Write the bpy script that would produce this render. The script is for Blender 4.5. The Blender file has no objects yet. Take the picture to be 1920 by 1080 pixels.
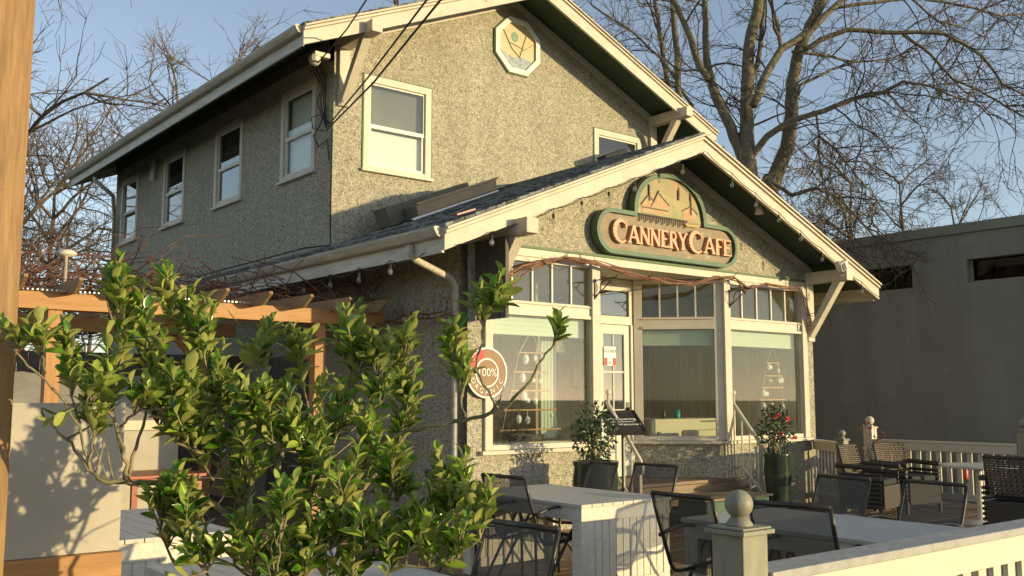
import bpy, math, random
from mathutils import Vector, Matrix
R = math.radians
random.seed(7)
S = bpy.context.scene
COL = S.collection
# ------------------------------------------------------------------ camera
CH = 1.58
PITCH = math.atan(206/1833.0)
YAW = R(90-51.3)
cam = bpy.data.cameras.new('camera'); camo = bpy.data.objects.new('camera', cam); COL.objects.link(camo)
cam.sensor_width = 36.0; cam.lens = 36.0*1833/1920; cam.clip_start = 0.05; cam.clip_end = 2000
camo.location = (0, 0, CH); camo.rotation_euler = (math.pi/2+PITCH, 0, -YAW)
S.camera = camo
# ------------------------------------------------------------------ light
SUN_TO = Vector((0.58, -1.0, 0.125)).normalized()      # towards the sun
sd = bpy.data.lights.new('sun', 'SUN'); so = bpy.data.objects.new('sun', sd); COL.objects.link(so)
sd.energy = 3.75; sd.angle = R(0.6); sd.color = (1.0, 0.81, 0.45)
so.rotation_euler = SUN_TO.to_track_quat('Z', 'Y').to_euler(); so.location = (10, -15, 8)
W = bpy.data.worlds.new('World'); S.world = W; W.use_nodes = True
nt = W.node_tree; nt.nodes.clear()
sky = nt.nodes.new('ShaderNodeTexSky'); sky.sky_type = 'NISHITA'; sky.sun_disc = False
sky.sun_elevation = math.asin(SUN_TO.z); sky.sun_rotation = math.atan2(SUN_TO.x, SUN_TO.y)
sky.sun_elevation = R(12)
sky.air_density = 1.0; sky.dust_density = 0.35; sky.ozone_density = 2.2
hs = nt.nodes.new('ShaderNodeHueSaturation'); hs.inputs["Saturation"].default_value = 0.70
bg = nt.nodes.new('ShaderNodeBackground'); bg.inputs['Strength'].default_value = 0.15
wo = nt.nodes.new('ShaderNodeOutputWorld')
nt.links.new(sky.outputs[0], hs.inputs['Color']); nt.links.new(hs.outputs[0], bg.inputs[0]); nt.links.new(bg.outputs[0], wo.inputs[0])
S.view_settings.view_transform = 'Standard'; S.view_settings.look = 'None'
S.view_settings.exposure = 0.40; S.view_settings.gamma = 1.0
S.render.engine = 'CYCLES'

# ------------------------------------------------------------------ helpers
_f = Vector((math.sin(YAW)*math.cos(PITCH), math.cos(YAW)*math.cos(PITCH), math.sin(PITCH)))
_r = Vector((math.cos(YAW), -math.sin(YAW), 0)); _u = _r.cross(_f)
C0 = Vector((0, 0, CH))
def ray(u, v): return (_r*(u-960)/1833.0 - _u*(v-540)/1833.0 + _f)
def at(u, v, d): return C0 + ray(u, v)*d               # surveyed point at distance d along the view axis
def atY(u, v, Y): r = ray(u, v); return C0 + r*(Y/r.y)
def atX(u, v, X): r = ray(u, v); return C0 + r*(X/r.x)

class MB:
    def __init__(s): s.v = []; s.f = []
    def quad(s, *p):
        n = len(s.v); s.v += [tuple(q) for q in p]; s.f.append(tuple(range(n, n+len(p))))
    def box(s, x0, x1, y0, y1, z0, z1, M=None):
        n = len(s.v)
        P = [(x0,y0,z0),(x1,y0,z0),(x1,y1,z0),(x0,y1,z0),(x0,y0,z1),(x1,y0,z1),(x1,y1,z1),(x0,y1,z1)]
        if M: P = [tuple(M @ Vector(p)) for p in P]
        s.v += P
        s.f += [tuple(n+i for i in q) for q in ((0,3,2,1),(4,5,6,7),(0,1,5,4),(1,2,6,5),(2,3,7,6),(3,0,4,7))]
    def prism(s, poly, d, M=None, cap=True):
        # poly: list of 3D points (planar), extruded by vector d
        n = len(s.v); k = len(poly); d = Vector(d)
        P = [Vector(p) for p in poly]; Q = [p+d for p in P]
        if M: P = [M@p for p in P]; Q = [M@p for p in Q]
        s.v += [tuple(p) for p in P+Q]
        if cap: s.f += [tuple(range(n, n+k))[::-1], tuple(range(n+k, n+2*k))]
        for i in range(k): j = (i+1) % k; s.f.append((n+i, n+j, n+k+j, n+k+i))
    def beam(s, a, b, w, h, up=(0,0,1)):
        a = Vector(a); b = Vector(b); d = (b-a).normalized(); u = Vector(up)
        x = d.cross(u).normalized(); y = x.cross(d).normalized()
        s.prism([a-x*w/2-y*h/2, a+x*w/2-y*h/2, a+x*w/2+y*h/2, a-x*w/2+y*h/2], b-a)
    def tube(s, pts, r, n=6, cap=True):
        pts = [Vector(p) for p in pts]; k = len(pts)
        if not hasattr(r, '__len__'): r = [r]*k
        base = len(s.v); prev = None
        for i, p in enumerate(pts):
            d = (pts[min(i+1, k-1)]-pts[max(i-1, 0)])
            if d.length < 1e-9: d = Vector((0,0,1))
            d.normalize()
            if prev is None:
                ref = Vector((0,0,1)) if abs(d.z) < .9 else Vector((1,0,0))
                x = d.cross(ref).normalized()
            else:
                x = prev - d*prev.dot(d)
                x = x.normalized() if x.length > 1e-6 else d.orthogonal().normalized()
            prev = x; y = d.cross(x)
            for j in range(n):
                a = 2*math.pi*j/n
                s.v.append(tuple(p+(x*math.cos(a)+y*math.sin(a))*r[i]))
        for i in range(k-1):
            for j in range(n):
                a = base+i*n+j; b = base+i*n+(j+1) % n
                s.f.append((a, b, b+n, a+n))
        if cap and n > 2:
            s.f.append(tuple(base+j for j in range(n))[::-1]); s.f.append(tuple(base+(k-1)*n+j for j in range(n)))
    def lathe(s, prof, c=(0,0,0), n=24):
        b = len(s.v); c = Vector(c)
        for (r, z) in prof:
            for j in range(n):
                a = 2*math.pi*j/n; s.v.append((c.x+r*math.cos(a), c.y+r*math.sin(a), c.z+z))
        for i in range(len(prof)-1):
            for j in range(n):
                p = b+i*n+j; q = b+i*n+(j+1) % n; s.f.append((p, q, q+n, p+n))
        s.f.append(tuple(b+j for j in range(n))[::-1]); s.f.append(tuple(b+(len(prof)-1)*n+j for j in range(n)))
    def ball(s, c, r, n=12, sq=(1,1,1)):
        m = max(4, n//2); prof = [(r*math.sin(math.pi*i/m), -r*math.cos(math.pi*i/m)*sq[2]) for i in range(m+1)]
        prof[0] = (r*.02, prof[0][1]); prof[-1] = (r*.02, prof[-1][1]); s.lathe(prof, c, n)
    def each(s, name, mat, parent=None, **k):
        # one object per loose piece
        par = list(range(len(s.v)))
        def fd(i):
            while par[i] != i: par[i] = par[par[i]]; i = par[i]
            return i
        for f in s.f:
            for q in f[1:]: par[fd(q)] = fd(f[0])
        gr = {}
        for f in s.f: gr.setdefault(fd(f[0]), []).append(f)
        out = []
        for fs in gr.values():
            mb = MB(); mp = {}
            for f in fs:
                for q in f:
                    if q not in mp: mp[q] = len(mb.v); mb.v.append(s.v[q])
                mb.f.append(tuple(mp[q] for q in f))
            out.append(mb.build(name, mat, parent, **k))
        return out
    def build(s, name, mat, parent=None, smooth=False, bevel=0, off=None):
        o = off if off is not None else (parent['_o'] if parent is not None and '_o' in parent else (0,0,0))
        o = Vector(o)
        me = bpy.data.meshes.new(name)
        me.from_pydata([(x-o.x, y-o.y, z-o.z) for x, y, z in s.v], [], s.f)
        me.validate(); me.update()
        ob = bpy.data.objects.new(name, me); COL.objects.link(ob)
        for m in (mat if isinstance(mat, (list, tuple)) else [mat]): me.materials.append(m)
        if smooth:
            for p in me.polygons: p.use_smooth = True
        if bevel:
            md = ob.modifiers.new('bevel', 'BEVEL'); md.width = bevel; md.segments = 2; md.limit_method = 'ANGLE'; md.angle_limit = R(40)
        if parent is not None: ob.parent = parent; ob['_o'] = tuple(o)
        elif off is not None: ob.location = o; ob['_o'] = tuple(o)
        return ob
def tag(o, label=None, cat=None, group=None, kind=None):
    if label: o['label'] = label
    if cat: o['category'] = cat
    if group: o['group'] = group
    if kind: o['kind'] = kind
    return o
def thing(name, loc, label, cat, group=None):
    o = bpy.data.objects.new(name, None); COL.objects.link(o); o.location = loc; o['_o'] = tuple(loc)
    o.empty_display_size = .1
    return tag(o, label, cat, group)
def copy_tree(o, parent=None):
    c = o.copy(); COL.objects.link(c)
    if parent is not None: c.parent = parent
    for ch in list(o.children): copy_tree(ch, c)
    return c
def part(o, label): o['label'] = label; return o

# ------------------------------------------------------------------ materials
def mat(name, col, rough=.7, col2=None, scale=8., detail=6., bump=0., bscale=None, metal=0., stretch=None, mix=(.4, .6), dirt=None, spec=None, sheen=None):
    m = bpy.data.materials.new(name); m.use_nodes = True; n = m.node_tree.nodes; l = m.node_tree.links
    b = n['Principled BSDF']; b.inputs['Roughness'].default_value = rough; b.inputs['Metallic'].default_value = metal
    if spec is not None: b.inputs['Specular IOR Level'].default_value = spec
    b.inputs['Base Color'].default_value = (*col, 1)
    if col2 or bump:
        tc = n.new('ShaderNodeTexCoord'); mp = n.new('ShaderNodeMapping'); l.new(tc.outputs['Object'], mp.inputs['Vector'])
        if stretch: mp.inputs['Scale'].default_value = stretch
    if col2:
        t = n.new('ShaderNodeTexNoise'); t.inputs['Scale'].default_value = scale; t.inputs['Detail'].default_value = detail; t.inputs['Roughness'].default_value = .62
        l.new(mp.outputs[0], t.inputs['Vector'])
        r = n.new('ShaderNodeValToRGB'); r.color_ramp.elements[0].position = mix[0]; r.color_ramp.elements[1].position = mix[1]
        r.color_ramp.elements[0].color = (*col, 1); r.color_ramp.elements[1].color = (*col2, 1)
        l.new(t.outputs['Fac'], r.inputs[0]); out = r.outputs[0]
        if dirt:
            t2 = n.new('ShaderNodeTexNoise'); t2.inputs['Scale'].default_value = dirt[1]; t2.inputs['Detail'].default_value = 8; t2.inputs['Roughness'].default_value = .7
            l.new(tc.outputs['Object'], t2.inputs['Vector'])
            r2 = n.new('ShaderNodeValToRGB'); r2.color_ramp.elements[0].position = dirt[2]; r2.color_ramp.elements[1].position = dirt[2]+.1
            l.new(t2.outputs['Fac'], r2.inputs[0])
            mx = n.new('ShaderNodeMix'); mx.data_type = 'RGBA'; mx.inputs[7].default_value = (*dirt[0], 1)
            l.new(r2.outputs[0], mx.inputs[0]); l.new(out, mx.inputs[6]); out = mx.outputs[2]
        l.new(out, b.inputs['Base Color'])
    if bump:
        t = n.new('ShaderNodeTexNoise'); t.inputs['Scale'].default_value = bscale or scale; t.inputs['Detail'].default_value = 4
        l.new(mp.outputs[0], t.inputs['Vector'])
        bp = n.new('ShaderNodeBump'); bp.inputs['Strength'].default_value = bump; bp.inputs['Distance'].default_value = .01
        l.new(t.outputs['Fac'], bp.inputs['Height']); l.new(bp.outputs[0], b.inputs['Normal'])
    return m
def stucco():
    m = bpy.data.materials.new('pebbledash'); m.use_nodes = True; n = m.node_tree.nodes; l = m.node_tree.links
    b = n['Principled BSDF']; b.inputs['Roughness'].default_value = .85
    tc = n.new('ShaderNodeTexCoord')
    v = n.new('ShaderNodeTexVoronoi'); v.inputs['Scale'].default_value = 100; l.new(tc.outputs['Object'], v.inputs['Vector'])
    sep = n.new('ShaderNodeSeparateColor'); l.new(v.outputs['Color'], sep.inputs[0])
    r = n.new('ShaderNodeValToRGB'); r.color_ramp.interpolation = 'CONSTANT'
    e = r.color_ramp.elements; e[0].position = 0; e[0].color = (.12, .105, .075, 1); e[1].position = .11; e[1].color = (.33, .29, .20, 1)
    for p, c in ((.28, (.44, .39, .275)), (.60, (.54, .485, .355)), (.86, (.68, .625, .485))):
        q = e.new(p); q.color = (*c, 1)
    l.new(sep.outputs[0], r.inputs[0])
    mp = n.new('ShaderNodeMapping'); mp.inputs['Scale'].default_value = (2.2, 2.2, .55); l.new(tc.outputs['Object'], mp.inputs[0])
    t = n.new('ShaderNodeTexNoise'); t.inputs['Scale'].default_value = 1.2; t.inputs['Detail'].default_value = 7; t.inputs['Roughness'].default_value = .65; l.new(mp.outputs[0], t.inputs['Vector'])
    r2 = n.new('ShaderNodeValToRGB'); r2.color_ramp.elements[0].position = .32; r2.color_ramp.elements[0].color = (.80, .80, .78, 1); r2.color_ramp.elements[1].position = .65; r2.color_ramp.elements[1].color = (1, 1, 1, 1)
    l.new(t.outputs['Fac'], r2.inputs[0])
    t3 = n.new('ShaderNodeTexNoise'); t3.inputs['Scale'].default_value = 16; t3.inputs['Detail'].default_value = 3; l.new(tc.outputs['Object'], t3.inputs['Vector'])
    r3 = n.new('ShaderNodeValToRGB'); r3.color_ramp.elements[0].position = .35; r3.color_ramp.elements[0].color = (.80, .80, .80, 1); r3.color_ramp.elements[1].position = .6; r3.color_ramp.elements[1].color = (1.05, 1.05, 1.05, 1)
    l.new(t3.outputs['Fac'], r3.inputs[0])
    mx = n.new('ShaderNodeMix'); mx.data_type = 'RGBA'; mx.blend_type = 'MULTIPLY'; mx.inputs[0].default_value = 1
    l.new(r.outputs[0], mx.inputs[6]); l.new(r2.outputs[0], mx.inputs[7])
    mx2 = n.new('ShaderNodeMix'); mx2.data_type = 'RGBA'; mx2.blend_type = 'MULTIPLY'; mx2.inputs[0].default_value = 1
    l.new(mx.outputs[2], mx2.inputs[6]); l.new(r3.outputs[0], mx2.inputs[7])
    l.new(mx2.outputs[2], b.inputs['Base Color'])
    bp = n.new('ShaderNodeBump'); bp.inputs['Strength'].default_value = .55; bp.inputs['Distance'].default_value = .012; bp.invert = True
    l.new(v.outputs['Distance'], bp.inputs['Height']); l.new(bp.outputs[0], b.inputs['Normal'])
    return m
def glassm(name, tint=(.9, .92, .9), refl=1.0, rough=.02, haze=0.0, f0=.06):
    m = bpy.data.materials.new(name); m.use_nodes = True; n = m.node_tree.nodes; l = m.node_tree.links; n.clear()
    o = n.new('ShaderNodeOutputMaterial'); tr = n.new('ShaderNodeBsdfTransparent'); tr.inputs[0].default_value = (*tint, 1)
    gl = n.new('ShaderNodeBsdfGlossy'); gl.inputs['Roughness'].default_value = rough; gl.inputs[0].default_value = (refl, refl, refl, 1)
    lw = n.new('ShaderNodeLayerWeight'); lw.inputs[0].default_value = .5
    pw = n.new('ShaderNodeMath'); pw.operation = 'POWER'; pw.inputs[1].default_value = 4.6; l.new(lw.outputs['Facing'], pw.inputs[0])
    fr = n.new('ShaderNodeMath'); fr.operation = 'MULTIPLY_ADD'; fr.inputs[1].default_value = .9; fr.inputs[2].default_value = f0; l.new(pw.outputs[0], fr.inputs[0])
    mx = n.new('ShaderNodeMixShader'); l.new(fr.outputs[0], mx.inputs[0]); l.new(tr.outputs[0], mx.inputs[1]); l.new(gl.outputs[0], mx.inputs[2])
    out = mx.outputs[0]
    if haze:
        df = n.new('ShaderNodeBsdfDiffuse'); df.inputs[0].default_value = (.75, .75, .7, 1)
        m2 = n.new('ShaderNodeMixShader')
        tx = n.new('ShaderNodeTexNoise'); tx.inputs['Scale'].default_value = 3; tx.inputs['Detail'].default_value = 6
        tc = n.new('ShaderNodeTexCoord'); l.new(tc.outputs['Object'], tx.inputs['Vector'])
        mr = n.new('ShaderNodeMapRange'); mr.inputs[1].default_value = .35; mr.inputs[2].default_value = .75; mr.inputs[3].default_value = haze*.5; mr.inputs[4].default_value = haze*1.6
        l.new(tx.outputs['Fac'], mr.inputs[0]); l.new(mr.outputs[0], m2.inputs[0])
        l.new(out, m2.inputs[1]); l.new(df.outputs[0], m2.inputs[2]); out = m2.outputs[0]
    l.new(out, o.inputs[0]); return m
def wood(name, a, b2, scale=(1,12,12), rough=.65, bump=.15, sc=3, knots=None):
    return mat(name, a, rough, b2, sc, 8, bump, sc*2, stretch=scale, mix=(.35, .68), dirt=knots)
def leafm(name, a, b2, under, trans=.25, rough=.32):
    m = bpy.data.materials.new(name); m.use_nodes = True; n = m.node_tree.nodes; l = m.node_tree.links
    b = n['Principled BSDF']; b.inputs['Roughness'].default_value = rough; b.inputs['Specular IOR Level'].default_value = .6
    tc = n.new('ShaderNodeTexCoord'); t = n.new('ShaderNodeTexNoise'); t.inputs['Scale'].default_value = 22; t.inputs['Detail'].default_value = 3
    l.new(tc.outputs['Object'], t.inputs['Vector'])
    r = n.new('ShaderNodeValToRGB'); r.color_ramp.elements[0].position = .36; r.color_ramp.elements[1].position = .72
    r.color_ramp.elements[0].color = (*a, 1); r.color_ramp.elements[1].color = (*b2, 1); l.new(t.outputs['Fac'], r.inputs[0])
    g = n.new('ShaderNodeNewGeometry'); mx = n.new('ShaderNodeMix'); mx.data_type = 'RGBA'; mx.inputs[7].default_value = (*under, 1)
    l.new(g.outputs['Backfacing'], mx.inputs[0]); l.new(r.outputs[0], mx.inputs[6]); l.new(mx.outputs[2], b.inputs['Base Color'])
    ts = n.new('ShaderNodeBsdfTranslucent'); l.new(r.outputs[0], ts.inputs[0]); sh = n.new('ShaderNodeMixShader'); sh.inputs[0].default_value = trans
    o = n['Material Output']; l.new(b.outputs[0], sh.inputs[1]); l.new(ts.outputs[0], sh.inputs[2]); l.new(sh.outputs[0], o.inputs[0])
    return m
def meshm(name, col, op=.6):
    m = bpy.data.materials.new(name); m.use_nodes = True; n = m.node_tree.nodes; l = m.node_tree.links
    b = n['Principled BSDF']; b.inputs['Base Color'].default_value = (*col, 1); b.inputs['Roughness'].default_value = .6
    tr = n.new('ShaderNodeBsdfTransparent'); sh = n.new('ShaderNodeMixShader'); sh.inputs[0].default_value = op
    o = n['Material Output']; l.new(tr.outputs[0], sh.inputs[1]); l.new(b.outputs[0], sh.inputs[2]); l.new(sh.outputs[0], o.inputs[0]); return m
def shinglem():
    m = bpy.data.materials.new('shingles'); m.use_nodes = True; n = m.node_tree.nodes; l = m.node_tree.links
    b = n['Principled BSDF']; b.inputs['Roughness'].default_value = .9
    tc = n.new('ShaderNodeTexCoord'); mp = n.new('ShaderNodeMapping'); mp.inputs['Rotation'].default_value = (0, 0, R(90)); l.new(tc.outputs['Object'], mp.inputs[0])
    br = n.new('ShaderNodeTexBrick'); br.inputs['Scale'].default_value = 1; br.inputs['Brick Width'].default_value = .3; br.inputs['Row Height'].default_value = .14
    br.inputs['Mortar Size'].default_value = .008; br.inputs[1].default_value = (.06, .06, .055, 1); br.inputs[2].default_value = (.17, .17, .155, 1); br.inputs[3].default_value = (.02, .02, .02, 1)
    l.new(mp.outputs[0], br.inputs['Vector'])
    t = n.new('ShaderNodeTexNoise'); t.inputs['Scale'].default_value = 5; t.inputs['Detail'].default_value = 8; t.inputs['Roughness'].default_value = .7; l.new(tc.outputs['Object'], t.inputs['Vector'])
    r = n.new('ShaderNodeValToRGB'); r.color_ramp.elements[0].position = .47; r.color_ramp.elements[1].position = .62; l.new(t.outputs['Fac'], r.inputs[0])
    mx = n.new('ShaderNodeMix'); mx.data_type = 'RGBA'; mx.inputs[7].default_value = (.30, .295, .26, 1)
    l.new(r.outputs[0], mx.inputs[0]); l.new(br.outputs[0], mx.inputs[6]); l.new(mx.outputs[2], b.inputs['Base Color'])
    bp = n.new('ShaderNodeBump'); bp.inputs['Strength'].default_value = .8; bp.inputs['Distance'].default_value = .02; l.new(br.outputs['Fac'], bp.inputs['Height']); bp.invert = True
    l.new(bp.outputs[0], b.inputs['Normal']); return m

M = {}
M['stucco'] = stucco()
M['cream'] = mat('cream_paint', (.64, .57, .45), .55, (.55, .485, .37), 3, 8, .15, 30, mix=(.35, .7), dirt=((.33, .27, .19), 9, .64))
M['creamw'] = mat('weathered_cream_paint', (.65, .57, .44), .6, (.53, .46, .34), 4, 9, .3, 22, mix=(.35, .7), dirt=((.20, .16, .11), 7, .63))
M['white'] = mat('white_paint', (.76, .72, .62), .5, (.69, .64, .54), 5, 5, .05, 30)
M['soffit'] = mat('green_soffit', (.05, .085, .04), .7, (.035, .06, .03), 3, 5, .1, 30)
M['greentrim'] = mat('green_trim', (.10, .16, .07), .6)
M['signgreen'] = mat('sign_green', (.062, .125, .06), .55, (.085, .155, .078), 6, 6, .1, 20, dirt=((.24, .27, .16), 11, .62))
M['signwood'] = mat('sign_wood', (.30, .20, .11), .6, (.21, .165, .095), 3, 8, .2, 12, stretch=(1, 1, 4), dirt=((.30, .30, .20), 4, .56))
M['salmon'] = mat('salmon_letters', (.70, .37, .21), .5, (.62, .32, .18), 8)
M['shingle'] = shinglem()
M['moss'] = mat('moss', (.10, .09, .035), .95, (.05, .04, .02), 20, 6, .6, 50)
M['gutter'] = mat('gutter_cream', (.62, .55, .42), .5, (.46, .40, .30), 2, 8, .1, 12, stretch=(8, 1, 8), dirt=((.24, .19, .13), 5, .66))
M['whitemetal'] = mat('white_metal', (.68, .62, .52), .45, (.56, .50, .40), 5)
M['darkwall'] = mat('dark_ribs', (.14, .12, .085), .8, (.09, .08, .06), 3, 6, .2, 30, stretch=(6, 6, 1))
M['glass'] = glassm('window_glass', (.90, .92, .89), .9, .015, .018, .045)
M['glassd'] = glassm('dark_glass', (.62, .64, .62), 1.0, .02, .01, .11)
M['glassn'] = glassm('shaded_glass', (.3, .3, .28), .6, .03, 0, .03)
M['blind'] = mat('pale_green_blind', (.62, .68, .54), .8)
M['whiteblind'] = mat('white_blind', (.86, .86, .82), .8)
M['curtain'] = mat('grey_curtain', (.20, .195, .16), .9, (.16, .155, .13), 2)
M['dark'] = mat('dark_interior', (.03, .03, .028), .9)
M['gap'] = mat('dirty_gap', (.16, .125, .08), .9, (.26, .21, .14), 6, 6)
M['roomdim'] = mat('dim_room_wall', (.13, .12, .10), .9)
M['intwall'] = mat('beige_panelling', (.80, .69, .42), .8, (.72, .61, .37), 4, stretch=(6, 6, 1))
M['intdark'] = mat('brown_panelling', (.42, .31, .18), .8, (.34, .25, .14), 4, stretch=(6, 6, 1))
M['plank'] = wood('deck_boards', (.27, .17, .095), (.17, .115, .07), (1, 14, 14), .6, .25, 2.5)
M['pine'] = wood('yellow_pine', (.37, .20, .065), (.22, .115, .038), (13, 13, 1.3), .6, .35, 2.4, knots=((.15, .075, .028), 7, .66))
M['pineh'] = wood('cedar_beam', (.50, .25, .08), (.36, .17, .05), (.9, 12, 12), .6, .12, 2.2, knots=((.26, .12, .05), 6, .72))
M['pinev'] = wood('cedar_post', (.48, .235, .075), (.35, .165, .05), (12, 12, .9), .6, .12, 2.2, knots=((.26, .12, .05), 6, .73))
M['raft'] = wood('rafter_wood', (.40, .25, .11), (.27, .17, .08), (12, .9, 12), .7, .15, 2.2)
M['redwood'] = wood('red_stained_wood', (.36, .085, .03), (.26, .055, .022), (1, 10, 10), .4, .1, 3)
M['table'] = mat('painted_slats', (.72, .66, .53), .5, (.62, .56, .44), 4, 8, .12, 20, stretch=(8, 1, 8), dirt=((.40, .34, .26), 9, .70))
M['tabtop'] = mat('worn_white_tabletop', (.64, .58, .47), .5, (.53, .475, .38), 5, 8, .1, 20, stretch=(7, 1, 7), dirt=((.36, .32, .26), 8, .66))
M['panelgrey'] = mat('cream_screen_cloth', (.52, .46, .36), .7, (.46, .41, .32), 3, 7, .15, 60, dirt=((.33, .29, .21), 6, .63))
M['newel'] = mat('sage_paint', (.31, .29, .20), .55, (.25, .235, .16), 5, 8, .2, 18, stretch=(3, 3, 1), dirt=((.12, .11, .075), 16, .68))
M['railw'] = mat('rail_cream', (.74, .66, .50), .5, (.68, .60, .45), 3, 6, .05, 30)
M['railtop'] = mat('rail_cap_grey', (.44, .41, .36), .65, (.36, .335, .29), 14, 8, .3, 40)
M['iron'] = mat('dark_bronze_metal', (.045, .038, .028), .38, (.06, .05, .035), 10, metal=.3)
M['sling'] = meshm('sling_mesh', (.07, .062, .045), .72)
M['wicker'] = mat('wicker', (.06, .046, .034), .6)
M['wickerl'] = mat('wicker_light', (.15, .108, .066), .6, (.10, .075, .05), 30)
M['cushion'] = mat('black_cushion', (.022, .022, .024), .8)
def blockm():
    m = mat('grey_block_wall', (.30, .28, .225), .9, (.27, .25, .20), 1.1, 8, .0)
    n = m.node_tree.nodes; l = m.node_tree.links; b = n['Principled BSDF']; src = b.inputs['Base Color'].links[0].from_socket
    tc = n.new('ShaderNodeTexCoord'); mp = n.new('ShaderNodeMapping'); mp.inputs['Rotation'].default_value = (R(90), 0, R(90)); l.new(tc.outputs['Object'], mp.inputs[0])
    sx = n.new('ShaderNodeSeparateXYZ'); cb = n.new('ShaderNodeCombineXYZ'); l.new(tc.outputs['Object'], sx.inputs[0]); l.new(sx.outputs[1], cb.inputs[0]); l.new(sx.outputs[2], cb.inputs[1])
    br = n.new('ShaderNodeTexBrick'); br.inputs['Scale'].default_value = 1; br.inputs['Brick Width'].default_value = .4; br.inputs['Row Height'].default_value = .2; br.inputs['Mortar Size'].default_value = .006
    br.inputs[1].default_value = (1, 1, 1, 1); br.inputs[2].default_value = (.90, .90, .89, 1); br.inputs[3].default_value = (.72, .72, .72, 1); l.new(cb.outputs[0], br.inputs['Vector'])
    mx = n.new('ShaderNodeMix'); mx.data_type = 'RGBA'; mx.blend_type = 'MULTIPLY'; mx.inputs[0].default_value = .35; l.new(src, mx.inputs[6]); l.new(br.outputs[0], mx.inputs[7])
    mp2 = n.new('ShaderNodeMapping'); mp2.inputs['Scale'].default_value = (1, 1.6, .18); l.new(tc.outputs['Object'], mp2.inputs[0])
    t = n.new('ShaderNodeTexNoise'); t.inputs['Scale'].default_value = 1.5; t.inputs['Detail'].default_value = 8; l.new(mp2.outputs[0], t.inputs['Vector'])
    r = n.new('ShaderNodeValToRGB'); r.color_ramp.elements[0].position = .35; r.color_ramp.elements[0].color = (.88, .88, .87, 1); r.color_ramp.elements[1].position = .6; r.color_ramp.elements[1].color = (1, 1, 1, 1); l.new(t.outputs['Fac'], r.inputs[0])
    m2 = n.new('ShaderNodeMix'); m2.data_type = 'RGBA'; m2.blend_type = 'MULTIPLY'; m2.inputs[0].default_value = 1; l.new(mx.outputs[2], m2.inputs[6]); l.new(r.outputs[0], m2.inputs[7])
    l.new(m2.outputs[2], b.inputs['Base Color']); bp = n.new('ShaderNodeBump'); bp.inputs['Strength'].default_value = .5; bp.inputs['Distance'].default_value = .01; bp.invert = True; l.new(br.outputs['Fac'], bp.inputs['Height']); l.new(bp.outputs[0], b.inputs['Normal'])
    return m
M['greywall'] = blockm()
M['coping'] = mat('wall_coping', (.27, .26, .205), .8, (.23, .22, .17), 2)
M['pot'] = mat('green_glaze', (.024, .038, .022), .16, (.045, .06, .035), 4, 8, dirt=((.09, .09, .06), 5, .6))
M['bark'] = mat('maple_bark', (.19, .155, .095), .9, (.10, .082, .052), 5, 8, .8, 14, dirt=((.26, .24, .12), 5, .52))
M['twig'] = mat('brown_twigs', (.15, .11, .07), .9, (.10, .075, .05), 3)
M['twigl'] = mat('pale_twigs', (.17, .125, .085), .9, (.12, .09, .065), 9)
M['vine'] = mat('vine_bark', (.27, .135, .075), .85, (.15, .075, .045), 12, 6, .5, 40)
M['vinered'] = mat('red_vine', (.20, .085, .045), .85, (.12, .055, .035), 12)
M['stem'] = mat('shrub_stem', (.34, .27, .15), .75, (.15, .14, .06), 14, 6, .4, 60)
M['leaf'] = leafm('laurel_leaf', (.045, .15, .008), (.24, .40, .03), (.48, .50, .14), .30, .22)
M['leafy'] = leafm('young_leaf', (.27, .42, .04), (.48, .52, .09), (.42, .42, .14), .3)
M['leafd'] = leafm('dark_leaf', (.022, .048, .014), (.045, .085, .022), (.06, .09, .03), .1, .35)
M['red'] = mat('red_flower', (.62, .03, .03), .6)
M['wire'] = mat('black_cable', (.02, .018, .015), .6)
M['bulb'] = glassm('bulb_glass', (.85, .85, .82), 1, .05, .12)
M['black'] = mat('blackboard', (.022, .022, .022), .5, (.035, .035, .035), 6)
M['chalk'] = mat('chalk', (.80, .80, .76), .9)
M['redpaint'] = mat('red_print', (.68, .05, .04), .6)
M['whiteprint'] = mat('white_print', (.80, .78, .70), .6)
M['badge'] = mat('badge_tan', (.30, .165, .07), .6, (.25, .14, .06), 8)
M['ductt'] = mat('tan_flashing', (.42, .26, .14), .5, (.35, .215, .12), 3, 5, .05)
M['ducto'] = mat('olive_flashing', (.17, .155, .10), .7, (.13, .12, .08), 3)
M['steel'] = mat('steel', (.5, .5, .5), .35, metal=.8)
M['teal'] = mat('teal_cup', (.05, .32, .34), .4)
M['asphalt'] = mat('asphalt', (.055, .052, .048), .9, (.042, .04, .038), 8, 8, .3, 60)
M['grass'] = mat('verge_grass', (.055, .075, .025), .95, (.035, .05, .02), 2, 8, .5, 30)
M['fencew'] = mat('brown_fence', (.19, .145, .095), .85, (.13, .10, .065), 3, 6, .2, 20, stretch=(8, 8, 1))
M['dowel'] = wood('dowel', (.55, .33, .15), (.42, .24, .10), (2, 9, 9), .6, .1)
M['ornament'] = mat('glass_ornament', (.85, .86, .80), .18)
M['canvas'] = mat('beige_canvas', (.50, .45, .36), .85, (.44, .39, .30), 3, 5, .2, 40)
M['greentarp'] = mat('green_plastic', (.03, .085, .05), .4, (.045, .11, .065), 4)
M['creamcloth'] = mat('cream_cloth', (.66, .58, .42), .85)
M['art1'] = mat('stained_amber', (.52, .38, .16), .4, (.44, .40, .24), 6)
M['artg'] = mat('stained_green', (.12, .24, .13), .4)
M['artb'] = mat('stained_blue', (.13, .19, .22), .4, (.30, .32, .30), 14)
M['artl'] = mat('lead_lines', (.25, .2, .13), .5)
M['artr'] = mat('painted_orange', (.50, .22, .08), .6, (.42, .33, .18), 12, 6)
M['arts'] = mat('painted_sky', (.44, .27, .12), .6, (.30, .28, .14), 3.5, 6, mix=(.42, .6))

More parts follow.
